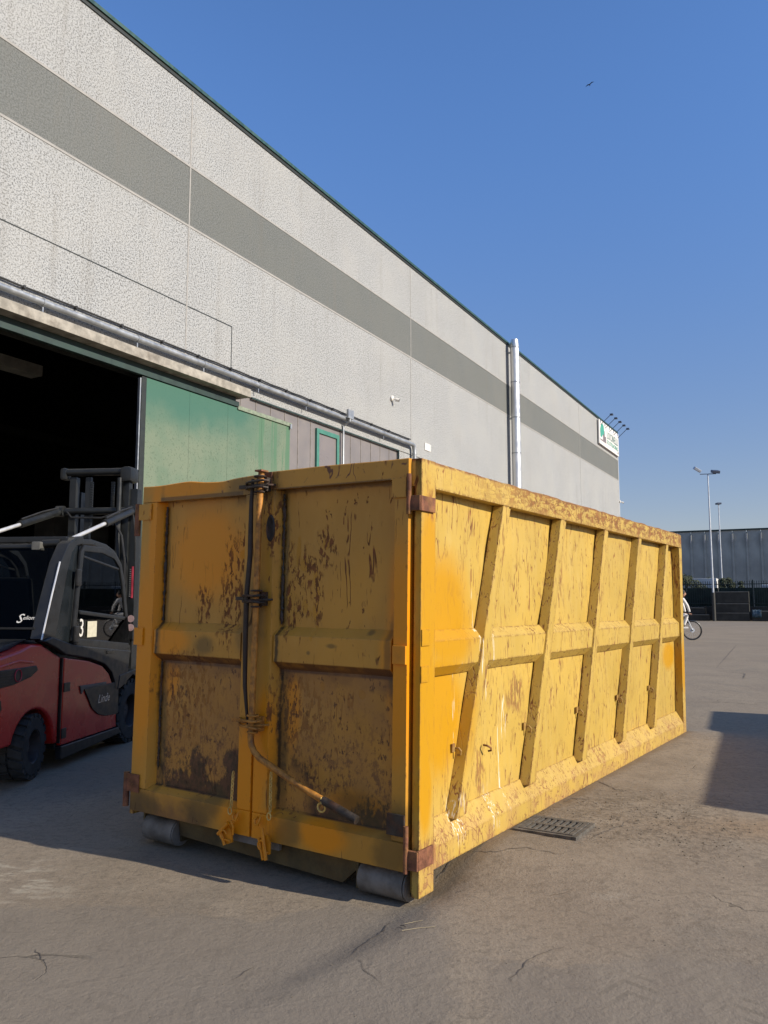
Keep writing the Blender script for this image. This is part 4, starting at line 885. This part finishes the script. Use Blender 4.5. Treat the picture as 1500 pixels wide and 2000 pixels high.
for s_ in (-1, 1):
    ya, yb = (-.655, -.602) if s_ < 0 else (.602, .655)
    ext('side_cover', [(-.525, .235), (-.525, 1.105), (.0, 1.035), (.34, .955), (.50, .86), (.58, .76), (.60, .66), (.72, .64), (.735, .235)], ya, yb, M['fred'], .014)
    ya2, yb2 = (-.672, -.602) if s_ < 0 else (.602, .672)
    ext('fender', [(-.97, 1.29), (-.70, 1.205), (-.53, 1.135), (.0, 1.06), (.36, .975), (.54, .87), (.62, .76), (.64, .67), (.95, .70), (1.02, 1.09), (-.35, 1.225), (-.80, 1.325)], ya2, yb2, M['fblk'], .016)
    ext('sill', [(-.54, .10), (-.54, .228), (.76, .228), (.84, .15)], ya2, yb2, M['fblk'], .01)
    ya3, yb3 = (-.669, -.655) if s_ < 0 else (.655, .669)
    bp = ext('badge_plate', [(-.10, .75), (.0, .64), (.10, .52), (.25, .44), (.42, .40), (.74, .385), (.74, .75)], ya3, yb3, M['black'], .005)
    ext('badge_trim', [(-.19, .79), (.42, .775), (.42, .752), (-.10, .752), (-.15, .70)], ya3, yb3, simple('grey_trim', (.10, .10, .10), .5), .003)
    if s_ < 0: text('badge_lettering', 'Linde', .13, M['silver'], frame((.36, -.671, .60), (1, 0, 0), (0, 0, 1)), bp, .35, .001, 'CENTER')
box('latch', (-.52, -.668, .76), (-.40, -.655, .85), M['black'], fo, .006); box('latch', (-.53, -.668, .30), (-.44, -.655, .40), M['black'], fo, .006)
m_ = MB(); m_.box((-.545, -.650, .26), (-.530, -.60, 1.10)); m_.build('door_gap', M['black'], fo)
box('door_handle', (.38, -.685, 1.09), (.56, -.668, 1.125), M['ftrim'], fo, .006)
box('floor_box', (-.5, -.6, 1.0), (.6, .6, 1.08), M['fblk'], fo, .01)
# cab
def pillar(pts, wx, wy, mat=M['ftrim'], name='cab_pillar', y=-.60, par=fo):
    m_ = MB(); 
    for a, b in zip(pts[:-1], pts[1:]): m_.bar((a[0], y, a[1]), (b[0], y, b[1]), wx, wy, (0, 1, 0))
    return m_.build(name, mat, par, .008, True)
def sweep(pts, hw, y0, y1, mat, name, par=fo, bev=.012):
    """a flat band of half-width hw following pts in the XZ plane, thick from y0 to y1"""
    n = len(pts); hw = hw if isinstance(hw, list) else [hw]*n; a_, b_ = [], []
    for i, p in enumerate(pts):
        q = pts[min(i+1, n-1)]; r_ = pts[max(i-1, 0)]; dx, dz = q[0]-r_[0], q[1]-r_[1]; l = math.hypot(dx, dz)
        a_.append((p[0]-dz/l*hw[i], p[1]+dx/l*hw[i])); b_.append((p[0]+dz/l*hw[i], p[1]-dx/l*hw[i]))
    return MB().prism(a_+b_[::-1], 1, y0, y1).build(name, mat, par, bev, True)
for s_ in (-1, 1):
    Y = lambda a, b: (a, b) if s_ < 0 else (-b, -a)
    sweep([(-.84, 1.27), (-.70, 1.70), (-.585, 2.03), (-.48, 2.22), (-.36, 2.30), (-.20, 2.33)], [.125, .105, .085, .06, .045, .04], *Y(-.645, -.52), M['ftrim'], 'rear_pillar')
    sweep([(-.22, 2.305), (.0, 2.32), (.34, 2.29), (.55, 2.23), (.71, 2.12), (.80, 1.93), (.93, 1.50), (1.08, 1.05)], [.03, .03, .032, .034, .032, .028, .028, .03], *Y(-.64, -.54), M['ftrim'], 'front_pillar')
    dd = sweep([(-.36, 1.26), (-.31, 1.75), (-.25, 2.18), (-.21, 2.24), (.22, 2.245), (.53, 2.195), (.69, 2.09), (.78, 1.90), (.90, 1.50), (1.02, 1.14), (.4, 1.20), (-.36, 1.26)], .034, *Y(-.665, -.63), M['fblk'], 'cab_door')
    sweep([(-.24, 1.56), (.88, 1.475)], .022, *Y(-.66, -.635), M['fblk'], 'door_bar', dd); sweep([(-.20, 2.15), (.66, 2.05)], .013, *Y(-.66, -.635), M['fblk'], 'door_bar', dd)
    sweep([(-.30, 1.245), (.98, 1.135)], .045, *Y(-.668, -.632), M['fblk'], 'door_rail', dd)
    yy = -.648 if s_ < 0 else .648
    m_ = MB(); m_.prism([(-.33, 1.27), (-.28, 1.8), (-.22, 2.22), (.22, 2.22), (.52, 2.17), (.67, 2.07), (.76, 1.88), (.88, 1.50), (.98, 1.16)], 1, yy-.002, yy+.002); m_.build('door_glass', M['sglass'], dd)
    for z in (1.33, 1.92): box('door_hinge', (-.40, -.70 if s_ < 0 else .665, z-.09), (-.31, -.665 if s_ < 0 else .70, z+.09), M['black'], dd, .015)
    m_ = MB(); m_.prism([(-.80, 1.28), (-.56, 1.98), (-.42, 2.26), (-.28, 2.27), (-.33, 1.8), (-.38, 1.25)], 1, *Y(-.625, -.60)); m_.build('quarter_panel', M['fquart'], fo, .004)
# bright strip added for the sun's highlight along the rear pillar edge
m_ = MB(); m_.tube([(-.955, -.642, 1.30), (-.80, -.642, 1.74), (-.675, -.642, 2.07)], .009, 6); m_.build('pillar_highlight', M['chrome'], fo, 0, True)
m_ = MB(); m_.box((-.42, -.56, 2.29), (-.34, .56, 2.35)); m_.box((.10, -.56, 2.29), (.16, .56, 2.34))
for y in (-.36, -.18, 0, .18, .36): m_.box((-.36, y-.015, 2.30), (.35, y+.015, 2.33))
m_.build('roof_guard', M['fblk'], fo, .008, True)
m_ = MB(); m_.tube([(-.47, .50, 2.235), (-.47, -.30, 2.235)], .035, 10); m_.build('roller_blind', M['fblk'], fo, 0, True); box('work_light', (-.53, -.34, 2.20), (-.43, -.24, 2.29), simple('worklight_grey', (.14, .14, .13), .5), fo, .015)
MB().tube([(-.44, -.32, 2.27), (-.42, -.50, 2.28)], .045, 10).build('roof_tube', M['fmast'], fo, 0, True)
# rear window, parcel shelf, logo
m_ = MB(); m_.add([(-.97, -.52, 1.30), (-.97, .52, 1.30), (-.52, .52, 2.22), (-.52, -.52, 2.22)], [(0, 1, 2, 3)]); rw = m_.build('rear_glass', M['glass'], fo)
m_ = MB(); m_.bar((-.92, -.55, 1.41), (-.92, .55, 1.41), .02, .02); m_.build('wiper_rail', M['black'], fo); m_ = MB(); m_.bar((-1.0, -.60, 1.29), (-1.0, .6, 1.29), .015, .02); m_.build('window_seal', M['ftrim'], fo)
fm = frame((-.875, -.36, 1.50), (0, -1, 0), (.44, 0, .90)); text('window_lettering', 'S', .14, M['white2'], fm, fo, .2, .001); text('window_lettering', 'eliom', .06, M['white2'], frame((-.875, -.46, 1.51), (0, -1, 0), (.44, 0, .90)), fo, .2, .0005)
# sticker number and paper on the door
text('door_number', '3', .27, M['white2'], frame((-.215, -.668, 1.385), (1, 0, 0), (0, 0, 1)), fo, 0, .002, 'CENTER', .8)
box('paper_notice', (-.07, -.664, 1.29), (.14, -.660, 1.46), M['paperm'], fo, 0)
# seat, wheel, console
m_ = MB(); m_.box((-.45, -.26, 1.08), (.05, .26, 1.25)); m_.prism([(-.40, 1.20), (-.28, 1.20), (-.42, 1.92), (-.52, 1.92)], 1, -.22, .22); m_.build('seat', M['fblk'], fo, .04, True)
m_ = MB(); m_.tube([(.42+.03*math.sin(t), .16*math.cos(t), 1.52+.16*math.sin(t)*.9) for t in [2*math.pi*k/20 for k in range(20)]], .013, 6, closed=True); m_.tube([(.42, 0, 1.52), (.60, 0, 1.1)], .03, 8); m_.build('steering_wheel', M['fblk'], fo, 0, True)
m_ = MB(); m_.box((.55, -.5, 1.0), (.85, .5, 1.35)); m_.build('dashboard', M['fblk'], fo, .03, True)
# mast
m_ = MB()
for s_ in (-1, 1):
    y = s_*.36; m_.box((1.42, y-.045, .08), (1.52, y+.045, 3.28)); m_.box((1.55, y-.075+.02*s_, .08), (1.70, y+.055+.0*s_, 3.10))
m_.build('mast_rail', M['fmast'], fo, .006)
for s_ in (-1,): MB().tube([(1.36, s_*.30, .5), (1.36, s_*.30, 3.25)], .033, 12).build('lift_cylinder', M['fmast'], fo, 0, True)
for y0_ in (-.17, .12):
    m_ = MB()
    for i in range(26): m_.box((1.44, y0_-.02, 2.65+i*.022), (1.47, y0_+.02, 2.665+i*.022))
    m_.build('lift_chain', M['fmast'], fo)
box('mast_upright', (1.44, .13, 2.3), (1.50, .20, 3.28), M['fmast'], fo, .004)
MB().tube([(1.42, .50, 3.34), (1.42, -.34, 3.34)], .048, 14).build('top_crossbar', M['fmast'], fo, 0, True)
m_ = MB(); m_.box((1.34, -.46, 3.20), (1.60, -.30, 3.40)); m_.build('mast_head', M['fmast'], fo, .05, True); m_ = MB(); m_.box((1.36, .43, 3.24), (1.52, .52, 3.40)); m_.build('mast_head', M['fmast'], fo, .04, True)
MB().tube([(1.40, .56, 2.83), (1.40, -.46, 2.83)], .045, 14).build('crossbar', M['fmast'], fo, 0, True)
box('mast_cover', (1.46, -.50, 1.2), (1.58, -.40, 3.12), M['fmast'], fo, .006)
for s_ in (-1, 1):
    ya, yb = s_*.50, s_*.50
    A_ = Vector((1.38, s_*.49, 2.83)); B_ = Vector((-.28, s_*.56, 2.34)); mid_ = A_.lerp(B_, .52)
    cyl = MB().tube([A_, mid_], .045, 14).build('tilt_cylinder', M['fmast'], fo, 0, True); MB().tube([mid_, B_], .022, 10).build('piston_rod', M['chrome'], cyl, 0, True)
    m_ = MB(); m_.tube([A_+Vector((0, -.05, 0)), A_+Vector((0, .05, 0))], .07, 14); m_.build('cylinder_eye', M['fmast'], cyl, 0, True)
    MB().tube([A_+Vector((0, 0, .05)), A_.lerp(B_, .25)+Vector((0, 0, .07)), A_.lerp(B_, .5)+Vector((0, 0, .06))], .011, 6).build('hydraulic_hose', M['cable'], cyl, 0, True)
m_ = MB(); m_.tube([(1.36, -.2, 2.78), (1.30, -.38, 2.5), (1.32, -.42, 2.2), (1.38, -.40, 1.9)], .014, 6); m_.tube([(1.38, .42, 2.84), (1.3, .3, 2.74), (1.3, -.1, 2.73), (1.36, -.35, 2.82)], .012, 6); m_.tube([(1.34, -.5, 2.80), (1.30, -.56, 2.5), (1.40, -.52, 2.2)], .012, 6); m_.build('hydraulic_hose', M['cable'], fo, 0, True)
m_ = MB(); m_.box((1.74, -.55, .35), (1.80, .55, .85)); m_.box((1.80, -.35, .06), (2.85, -.23, .10)); m_.box((1.80, .23, .06), (2.85, .35, .10)); m_.box((1.80, -.35, .06), (1.85, -.23, .8)); m_.box((1.80, .23, .06), (1.85, .35, .8)); m_.build('fork_carriage', M['fblk'], fo, .006)
text('mast_lettering', 'SKODA', .12, M['text_red'], frame((1.455, -.475, 1.95), (0, 0, 1), (0, 1, 0)), fo, 0, .001) if False else None
m_ = MB(); m_.box((1.452, -.485, 1.72), (1.458, -.462, 2.12)); m_.build('mast_sticker', M['text_red'], fo); 
m_ = MB()
for i in range(14): m_.box((1.453, -.452, 1.74+i*.026), (1.458, -.435, 1.748+i*.026))
m_.build('mast_small_print', simple('grey_print', (.3, .3, .3), .6), fo)
m_ = MB(); m_.lathe([(.001, 0), (.045, 0), (.045, .004), (.001, .004)], 0, (1.452, -.47, 1.46), 16); m_.lathe([(.001, 0), (.045, 0), (.045, .004), (.001, .004)], 0, (1.452, -.47, 1.35), 16); m_.build('warning_roundel', simple('roundel', (.5, .35, .35), .6), fo)
# wheels
def wheel(r_, w_, nl):
    e = empty('wheel'); e.parent = fo
    pr = [(r_*.52, -w_/2), (r_*.86, -w_/2), (r_*.915, -w_*.42), (r_*.925, -w_*.1), (r_*.925, w_*.1), (r_*.915, w_*.42), (r_*.86, w_/2), (r_*.52, w_/2)]
    m_ = MB().lathe(pr, 1, (0, 0, 0), 48)
    for k in range(nl):
        for sgn in (-1, 1):
            t = 2*math.pi*(k+(.5 if sgn > 0 else 0))/nl; dt = 2*math.pi/nl*.36; vs = []
            for rr_ in (r_*.88, r_):
                for tt, yy in ((-dt, sgn*w_*.03), (dt, sgn*w_*.03), (dt*.9+.12*1, sgn*w_*.495), (-dt*.9+.12, sgn*w_*.495)):
                    vs.append((rr_*math.cos(t+tt), yy, rr_*math.sin(t+tt)))
            m_.add(vs, [(0, 1, 2, 3)[::-1], (4, 5, 6, 7), (0, 1, 5, 4), (1, 2, 6, 5), (2, 3, 7, 6), (3, 0, 4, 7)])
    m_.build('tyre', M['tyre'], e)
    MB().lathe([(.01, -w_*.25), (r_*.2, -w_*.25), (r_*.24, -w_*.12), (r_*.46, -w_*.12), (r_*.50, -w_*.46), (r_*.54, -w_*.49), (r_*.54, w_*.49), (.01, w_*.49)], 1, (0, 0, 0), 32).build('rim', M['rim'], e, 0, True)
    return e
w1 = wheel(.305, .27, 18); w1.location = (-1.0, -.50, .305); w1.rotation_euler = (0, 0, R(9))
w2 = copy_tree(w1, fo); w2.location = (-1.0, .50, .305)
w3 = wheel(.375, .30, 22); w3.location = (1.10, -.52, .375)
w4 = copy_tree(w3, fo); w4.location = (1.10, .52, .375)
ext('wheel_arch', [(.70, .66), (.74, .82), (1.2, .86), (1.5, .72), (1.46, .66), (1.1, .80), (.8, .68)], -.68, -.36, M['fblk'], .01)
ext('wheel_arch', [(.70, .66), (.74, .82), (1.2, .86), (1.5, .72), (1.46, .66), (1.1, .80), (.8, .68)], .36, .68, M['fblk'], .01)

# ------------------------------------------------------------------ far end of the yard
FD = Vector((.893, -.45, 0)).normalized(); FN = Vector((-.45, -.893, 0)).normalized(); FROT = math.atan2(FD.y, FD.x)
FP = Vector((31.4, 78.3, 0))                       # on the line of the blocks' faces
# local frame: x along FD, -y towards the yard
def tag_far(name, **k): return empty(name, FP, (0, 0, FROT), **k)
fw_ = tag_far('far_warehouse', label='long dark grey precast building beyond the fence at the end of the yard', cat='building')
HB = 10.6
p0 = MB().box((.03, 24, 0), (1.57, 24.3, HB)).build('wall_panel', M['farwall'], fw_, .01)
rb0 = MB().prism([(-.13, 24), (-.09, 23.82), (.09, 23.82), (.13, 24)], 2, 0, HB-.35).build('wall_rib', M['farwall'], fw_, .01)
cp0 = MB().box((-.06, 23.74, HB-1.4), (.06, 23.815, HB-.5)).build('rib_sun_cap', M['farcap'], fw_)  # pale caps added to paint the sun-caught tops of the ribs
for i in range(70):
    for src in (p0, rb0) + ((cp0,) if True else ()):
        o = src if i == 0 else src.copy()
        if i: C.objects.link(o); o.parent = fw_
        o.location = (-60+i*1.6, 0, 0)
box('parapet', (-60, 23.9, HB), (52, 24.4, HB+.18), M['rail'], fw_, 0); box('roof', (-60, 24.3, HB-.5), (52, 60, HB-.2), M['farwall'], fw_, 0); box('rear_wall', (-60, 60, 0), (52, 60.3, HB), M['farwall'], fw_, 0)
box('end_wall', (-60, 24.3, 0), (-59.7, 60, HB), M['farwall'], fw_, 0); box('end_wall', (51.7, 24.3, 0), (52, 60, HB), M['farwall'], fw_, 0)
# fence on a low wall
fe = tag_far('boundary_fence', label='dark green steel picket fence with a screen on a low wall behind the blocks', cat='fence')
box('plinth_wall', (-30, 2.0, 0), (22, 2.3, 1.35), M['block'], fe, .01)
m_ = MB(); x = -30
while x < 22: m_.box((x, 2.10, 1.35), (x+.05, 2.14, 3.85)); x += .21
tag(m_.build('pickets', M['fence'], fe), kind='stuff')
box('fence_rail', (-30, 2.06, 3.50), (22, 2.10, 3.58), M['fence'], fe, 0); box('fence_rail', (-30, 2.06, 1.6), (22, 2.10, 1.68), M['fence'], fe, 0)
ps0 = MB().box((0, 2.03, 1.35), (.10, 2.13, 3.95)).build('fence_post', M['fence'], fe)
for i in range(18):
    o = ps0 if i == 0 else ps0.copy()
    if i: C.objects.link(o); o.parent = fe
    o.location = (-29.9+i*3.05, 0, 0)
# woven screen panels
sp0 = MB().box((.12, 2.15, 1.36), (3.03, 2.17, 3.18)).build('screen_panel', M['screen'], fe)
for i in range(17):
    o = sp0 if i == 0 else sp0.copy()
    if i: C.objects.link(o); o.parent = fe
    o.location = (-29.9+i*3.05, 0, 0)
# stacked concrete blocks; local x of a pixel column at the block line
def fx(px):
    dx, dy = (px-750)/1590, 1.0
    # solve FP + t FD on the ray (dx,dy)
    t = (FP.x*dy-FP.y*dx)/(FD.y*dx-FD.x*dy); return t
def block(x0, x1, z0, z1, lab, y0=0.0, sun_edge=True):
    e = tag_far('concrete_block', label=lab, cat='concrete block', group='dark blocks stacked along the end of the yard')
    box('block_body', (x0, y0, z0+.02), (x1, y0+1.1, z1), M['block'], e, .02)
    if sun_edge: box('block_sun_edge', (x0+.06, y0-.03, z1-.075), (x1-.06, y0-.001, z1-.005), M['blocktop'], e, 0)  # added pale strip paints the sunlit top edge onto the front face
xa, xb = fx(1397), fx(1463)
block(xa, xb, 0, .80, 'lowest block of the three block stack right of the lamp post'); block(xa, xb, .82, 1.68, 'middle block of the three block stack right of the lamp post'); block(xa, xb, 1.70, 2.80, 'topmost block of the three block stack right of the lamp post')
block(fx(1300), fx(1385), 0, .62, 'long low block behind the cyclist left of the lamp post'); block(fx(1300), fx(1376), .64, 1.28, 'upper block behind the cyclist left of the lamp post', .15)
block(fx(1468), fx(1570), 0, .98, 'low block with the blue tarpaulin at the right edge of the yard')
m_ = MB(); X0, X1 = fx(1468), fx(1486); n = 10; vs = []
for j in range(5):
    for i in range(n+1):
        t = i/n; z = [.35, .62, .90, 1.03, 1.06][j]; y = [-.09, -.11, -.08, -.02, .35][j]; vs.append((X0+(X1-X0)*t, y+.03*math.sin(i*2.1+j), z+.03*math.sin(i*1.7+j*2)))
m_.add(vs, [(j*(n+1)+i, j*(n+1)+i+1, (j+1)*(n+1)+i+1, (j+1)*(n+1)+i) for j in range(4) for i in range(n)])
tp = m_.build('tarpaulin', M['blue'], None, 0, True); sm = tp.modifiers.new('s', 'SOLIDIFY'); sm.thickness = .012; tp.location = FP; tp.rotation_euler = (0, 0, FROT); tag(tp, 'crumpled blue tarpaulin draped over the block at the right edge', 'tarpaulin')
# white trailer and pale van beyond the fence
tr = tag_far('white_trailer', label='white trailer body parked behind the fence left of the lamp post', cat='trailer')
box('trailer_body', (fx(1340), 6.0, 1.2), (fx(1391), 8.4, 4.25), M['truckw'], tr, .03); box('trailer_floor', (fx(1340), 5.98, .95), (fx(1391), 8.4, 1.18), M['black'], tr, 0)
for px_ in (1347, 1384): MB().lathe([(.05, -.12), (.48, -.12), (.48, .12), (.05, .12)], 1, (fx(px_), 6.2, .48), 20).build('trailer_wheel', M['black'], tr, 0, True)
tr = tag_far('pale_van', label='pale blue grey van roof showing behind the fence at the right edge', cat='van')
box('van_body', (fx(1484), 6.0, .6), (fx(1560), 8.2, 3.55), simple('pale_van_paint', (.45, .50, .56), .4), tr, .12)
for px_ in (1492, 1550): MB().lathe([(.05, -.12), (.40, -.12), (.40, .12), (.05, .12)], 1, (fx(px_), 6.1, .40), 20).build('van_wheel', M['black'], tr, 0, True)
# bushes beyond the fence
def bush(px_, y, w_, h_, lab, seed):
    rnd = random.Random(seed); e = tag_far('bush', label=lab, cat='bush', group='bushes behind the fence'); x0 = fx(px_); m_ = MB()
    cl = [(rnd.uniform(-w_*.4, w_*.4), rnd.uniform(-.5, .5), rnd.uniform(.35, .85)*h_, rnd.uniform(.35, .6)) for _ in range(9)]
    for i in range(2600):
        c_ = rnd.choice(cl); v = Vector((rnd.gauss(0, 1), rnd.gauss(0, 1), rnd.gauss(0, 1))).normalized()*c_[3]*rnd.uniform(.5, 1.15)*w_*.3
        p = Vector((x0+c_[0], y+c_[1], c_[2]))+v; p.z = max(.2, p.z); a = Vector((rnd.uniform(-1, 1), rnd.uniform(-1, 1), rnd.uniform(-1, 1))).normalized()*.10; b = a.orthogonal().normalized()*.05
        m_.add([p-a, p+b, p+a, p-b], [(0, 1, 2, 3)])
    m_.build('foliage', M['leaf'], e)
    m_ = MB()
    for c_ in cl: m_.tube([(x0, y, 0), (x0+c_[0]*.5, y, c_[2]*.5), (x0+c_[0], y+c_[1], c_[2])], [.06, .04, .02], 5)
    m_.build('stem', M['bark'], e)
bush(1352, 4.4, 3.2, 5.2, 'dusty bush rising above the white trailer behind the fence', 1); bush(1374, 9.6, 3.0, 5.6, 'dusty bush right behind the white trailer beyond the fence', 2); bush(1416, 4.6, 2.0, 4.6, 'bush behind the fence over the stack of three blocks', 3); bush(1432, 5.0, 1.8, 4.9, 'narrow taller bush behind the fence right of the thin pole', 4)
# lamp posts
lp = empty('lamp_post', (31.36, 77.45, 0), (0, 0, 0), label='tall galvanised lamp post with two floodlights at the end of the yard', cat='lamp post')
MB().tube([(0, 0, 2.7), (0, 0, 14.15)], [.10, .055], 12).build('pole', M['pole'], lp, 0, True); MB().tube([(0, 0, 0), (0, 0, 2.7)], .16, 12).build('pole_base', M['poledark'], lp, 0, True)
MB().tube([(-.75, 0, 14.1), (.8, 0, 14.15)], .04, 8).build('cross_arm', M['lampbody'], lp)
for sx, ang in ((-1, .55), (1, .05)):
    m_ = MB(); m_.box((-.36, -.30, -.14), (.36, .30, .14)); o = m_.build('floodlight', M['lampbody'] if sx > 0 else M['pole'], lp, .05, True); o.location = (-1.0 if sx < 0 else .75, 0, 14.55 if sx < 0 else 14.35); o.rotation_euler = (.3, ang, 0)
lp = empty('lamp_post', (39.9, 95.8, 0), (0, 0, 0), label='thinner and more distant lamp post with one flat head beyond the fence', cat='lamp post')
MB().tube([(0, 0, 0), (0, 0, 13.4)], [.10, .055], 12).build('pole', M['pole'], lp, 0, True); box('lamp_head', (-.25, -.35, 13.4), (.25, .35, 13.6), M['lampbody'], lp, .03)

# ------------------------------------------------------------------ cyclist beyond the far end of the skip
BX = Vector((12.98, 37.3, 0)); BX = Vector((12.94, 37.3, 0)); B = empty('bicycle', BX, (0, 0, R(-3)), label='mountain bicycle whose front wheel shows past the far end of the yellow container', cat='bicycle')
def bwheel(x):
    m_ = MB(); m_.tube([(x+.365*math.cos(t), 0, .392+.365*math.sin(t)) for t in [2*math.pi*k/40 for k in range(40)]], .034, 8, closed=True); t_ = m_.build('tyre', M['black'], B, 0, True)
    m_ = MB()
    for k in range(16): a = 2*math.pi*k/16; m_.tube([(x+.03*math.cos(a+.4), .02*(-1)**k, .392+.03*math.sin(a+.4)), (x+.345*math.cos(a), 0, .392+.345*math.sin(a))], .0025, 4)
    m_.build('spokes', M['pole'], t_); MB().tube([(x, -.06, .392), (x, .06, .392)], .03, 10).build('hub', M['black'], t_); MB().lathe([(.03, -.035), (.09, -.035), (.09, -.030), (.03, -.030)], 1, (x, 0, .392), 20).build('brake_disc', M['pole'], t_)
bwheel(.98); bwheel(-.16)
m_ = MB(); m_.tube([(.40, 0, .32), (.22, 0, .86)], .022, 8); m_.tube([(.22, 0, .82), (.76, 0, .88)], .022, 8); m_.tube([(.40, 0, .32), (.78, 0, .80)], .026, 8)
for s_ in (-1, 1): m_.tube([(-.16, s_*.06, .39), (.24, s_*.02, .80)], .011, 6); m_.tube([(-.16, s_*.06, .39), (.40, s_*.03, .32)], .012, 6)
m_.build('frame', M['fence'], B, 0, True)
m_ = MB()
for s_ in (-1, 1): m_.tube([(.98, s_*.06, .392), (.84, s_*.06, .74)], .018, 8)
m_.tube([(.84, -.06, .74), (.84, .06, .74)], .02, 8); m_.tube([(.84, 0, .74), (.76, 0, 1.0)], .02, 8); m_.build('fork', M['pole'], B, 0, True)
m_ = MB(); m_.tube([(.76, 0, .98), (.82, 0, 1.02)], .018, 8); m_.tube([(.78, -.33, 1.04), (.83, -.1, 1.03), (.83, .1, 1.03), (.78, .33, 1.04)], .014, 8); m_.build('handlebar', M['black'], B, 0, True)
m_ = MB(); m_.prism([(.05, .92), (.32, .94), (.32, .90), (.08, .87)], 1, -.07, .07); m_.build('saddle', M['black'], B, .02); m_ = MB(); m_.tube([(.40, -.10, .32), (.52, -.10, .44)], .012, 6); m_.tube([(.40, .10, .32), (.30, .10, .20)], .012, 6); m_.box((.48, -.20, .43), (.60, -.10, .46)); m_.box((.24, .10, .18), (.36, .20, .21)); m_.tube([(.40, -.1, .32), (.40, .1, .32)], .03, 8); m_.build('pedals', M['black'], B)
P_ = empty('person', BX+Vector((.035, 0, 0)), (0, 0, R(-3)), label='person in white clothes riding the bicycle, half hidden by the yellow container', cat='person')
def skin(name, verts, edges, rad, mat, par, root=0):
    me = bpy.data.meshes.new(name); me.from_pydata(verts, edges, []); o = bpy.data.objects.new(name, me); C.objects.link(o); o.parent = par
    md = o.modifiers.new('skin', 'SKIN'); md.use_smooth_shade = True
    for i, r_ in enumerate(rad): me.skin_vertices[0].data[i].radius = (r_, r_); me.skin_vertices[0].data[i].use_root = (i == root)
    s_ = o.modifiers.new('sub', 'SUBSURF'); s_.levels = 2; s_.render_levels = 2; me.materials.append(mat); return o
V = [(.20, 0, 1.06), (.32, 0, 1.30), (.50, 0, 1.56), (.57, 0, 1.70),                       # pelvis, belly, chest, neck base
     (.58, -.19, 1.62), (.72, -.27, 1.36), (.79, -.28, 1.11),                               # right arm
     (.58, .19, 1.62), (.72, .27, 1.36), (.79, .28, 1.11),
     (.24, -.11, .98), (.74, -.13, 1.00), (.58, -.14, .58), (.24, .11, .98), (.62, .13, .78), (.34, .14, .32)]
E = [(0, 1), (1, 2), (2, 3), (2, 4), (4, 5), (5, 6), (2, 7), (7, 8), (8, 9), (0, 10), (10, 11), (11, 12), (0, 13), (13, 14), (14, 15)]
skin('body', V, E, [.15, .14, .17, .08, .085, .06, .045, .085, .06, .045, .11, .085, .06, .11, .085, .06], M['cloth'], P_)
m_ = MB()
bmh = bmesh.new(); bmesh.ops.create_icosphere(bmh, subdivisions=3, radius=.11)
for v in bmh.verts: v.co.x *= .95; v.co.y *= .82; v.co.z *= 1.18; v.co += Vector((.64, 0, 1.86)); 
for v in bmh.verts:
    if v.co.x > .72 and abs(v.co.y) < .02 and 1.81 < v.co.z < 1.87: v.co.x += .022
me = bpy.data.meshes.new('head'); bmh.to_mesh(me); bmh.free(); me.materials.append(M['skin']); hd = bpy.data.objects.new('head', me); C.objects.link(hd); hd.parent = P_
m_ = MB(); m_.lathe([(.001, .14), (.06, .128), (.10, .07), (.108, 0), (.10, -.04), (.001, -.04)], 2, (.62, 0, 1.89), 18); m_.build('hair', M['hair'], P_, 0, True)
MB().tube([(.56, 0, 1.68), (.62, 0, 1.79)], .05, 10).build('neck', M['skin'], P_, 0, True)
for s_ in (-1, 1):
    m_ = MB(); m_.box((.76, s_*.28-.04, 1.035), (.84, s_*.28+.04, 1.075))
    for k in range(4): m_.tube([(.83, s_*.28-.03+k*.02, 1.065), (.865, s_*.28-.03+k*.02, 1.05), (.86, s_*.28-.03+k*.02, 1.02), (.83, s_*.28-.03+k*.02, 1.012)], .009, 5)
    m_.tube([(.80, s_*.24, 1.05), (.83, s_*.23, 1.02)], .010, 5); m_.build('hand', M['skin'], P_, .006, True)
for x, y, z in ((.58, -.15, .50), (.34, .15, .25)): m_ = MB(); m_.box((x-.09, y-.045, z-.045), (x+.17, y+.045, z+.035)); m_.build('shoe', M['white2'], P_, .03, True)

for q in (B, P_): q.scale = (1.13, 1.13, 1.13)
# bird high in the sky
bp = pix(1152, 165, 45); bd = empty('bird', bp, (R(62), R(-12), R(-38)), label='small dark swift flying high in the blue sky', cat='bird'); bd.scale = (1.5, 1.5, 1.5)
m_ = MB(); m_.tube([(0, -.09, 0), (0, -.04, 0), (0, .03, 0), (0, .08, 0)], [.006, .022, .018, .004], 8); m_.build('body', M['bird'], bd, 0, True)
m_ = MB()
for s_ in (-1, 1): m_.add([(0, .03, .012), (s_*.10, .05, .03), (s_*.20, -.03, .01), (s_*.10, .0, .02), (0, -.03, .012), (0, .03, .0), (s_*.10, .05, .02), (s_*.10, .0, .012), (0, -.03, .0)], [(0, 1, 3, 4), (1, 2, 3), (5, 8, 7, 6), (6, 7, 2), (0, 5, 6, 1), (4, 3, 7, 8)])
m_.build('wings', M['bird'], bd)
m_ = MB(); m_.prism([(-.005, .06), (.005, .06), (.025, .12), (0, .09), (-.025, .12)], 2, -.002, .003)
for i, v in enumerate(m_.v): m_.v[i] = (v[0], -v[1], v[2])
m_.build('tail', M['bird'], bd)
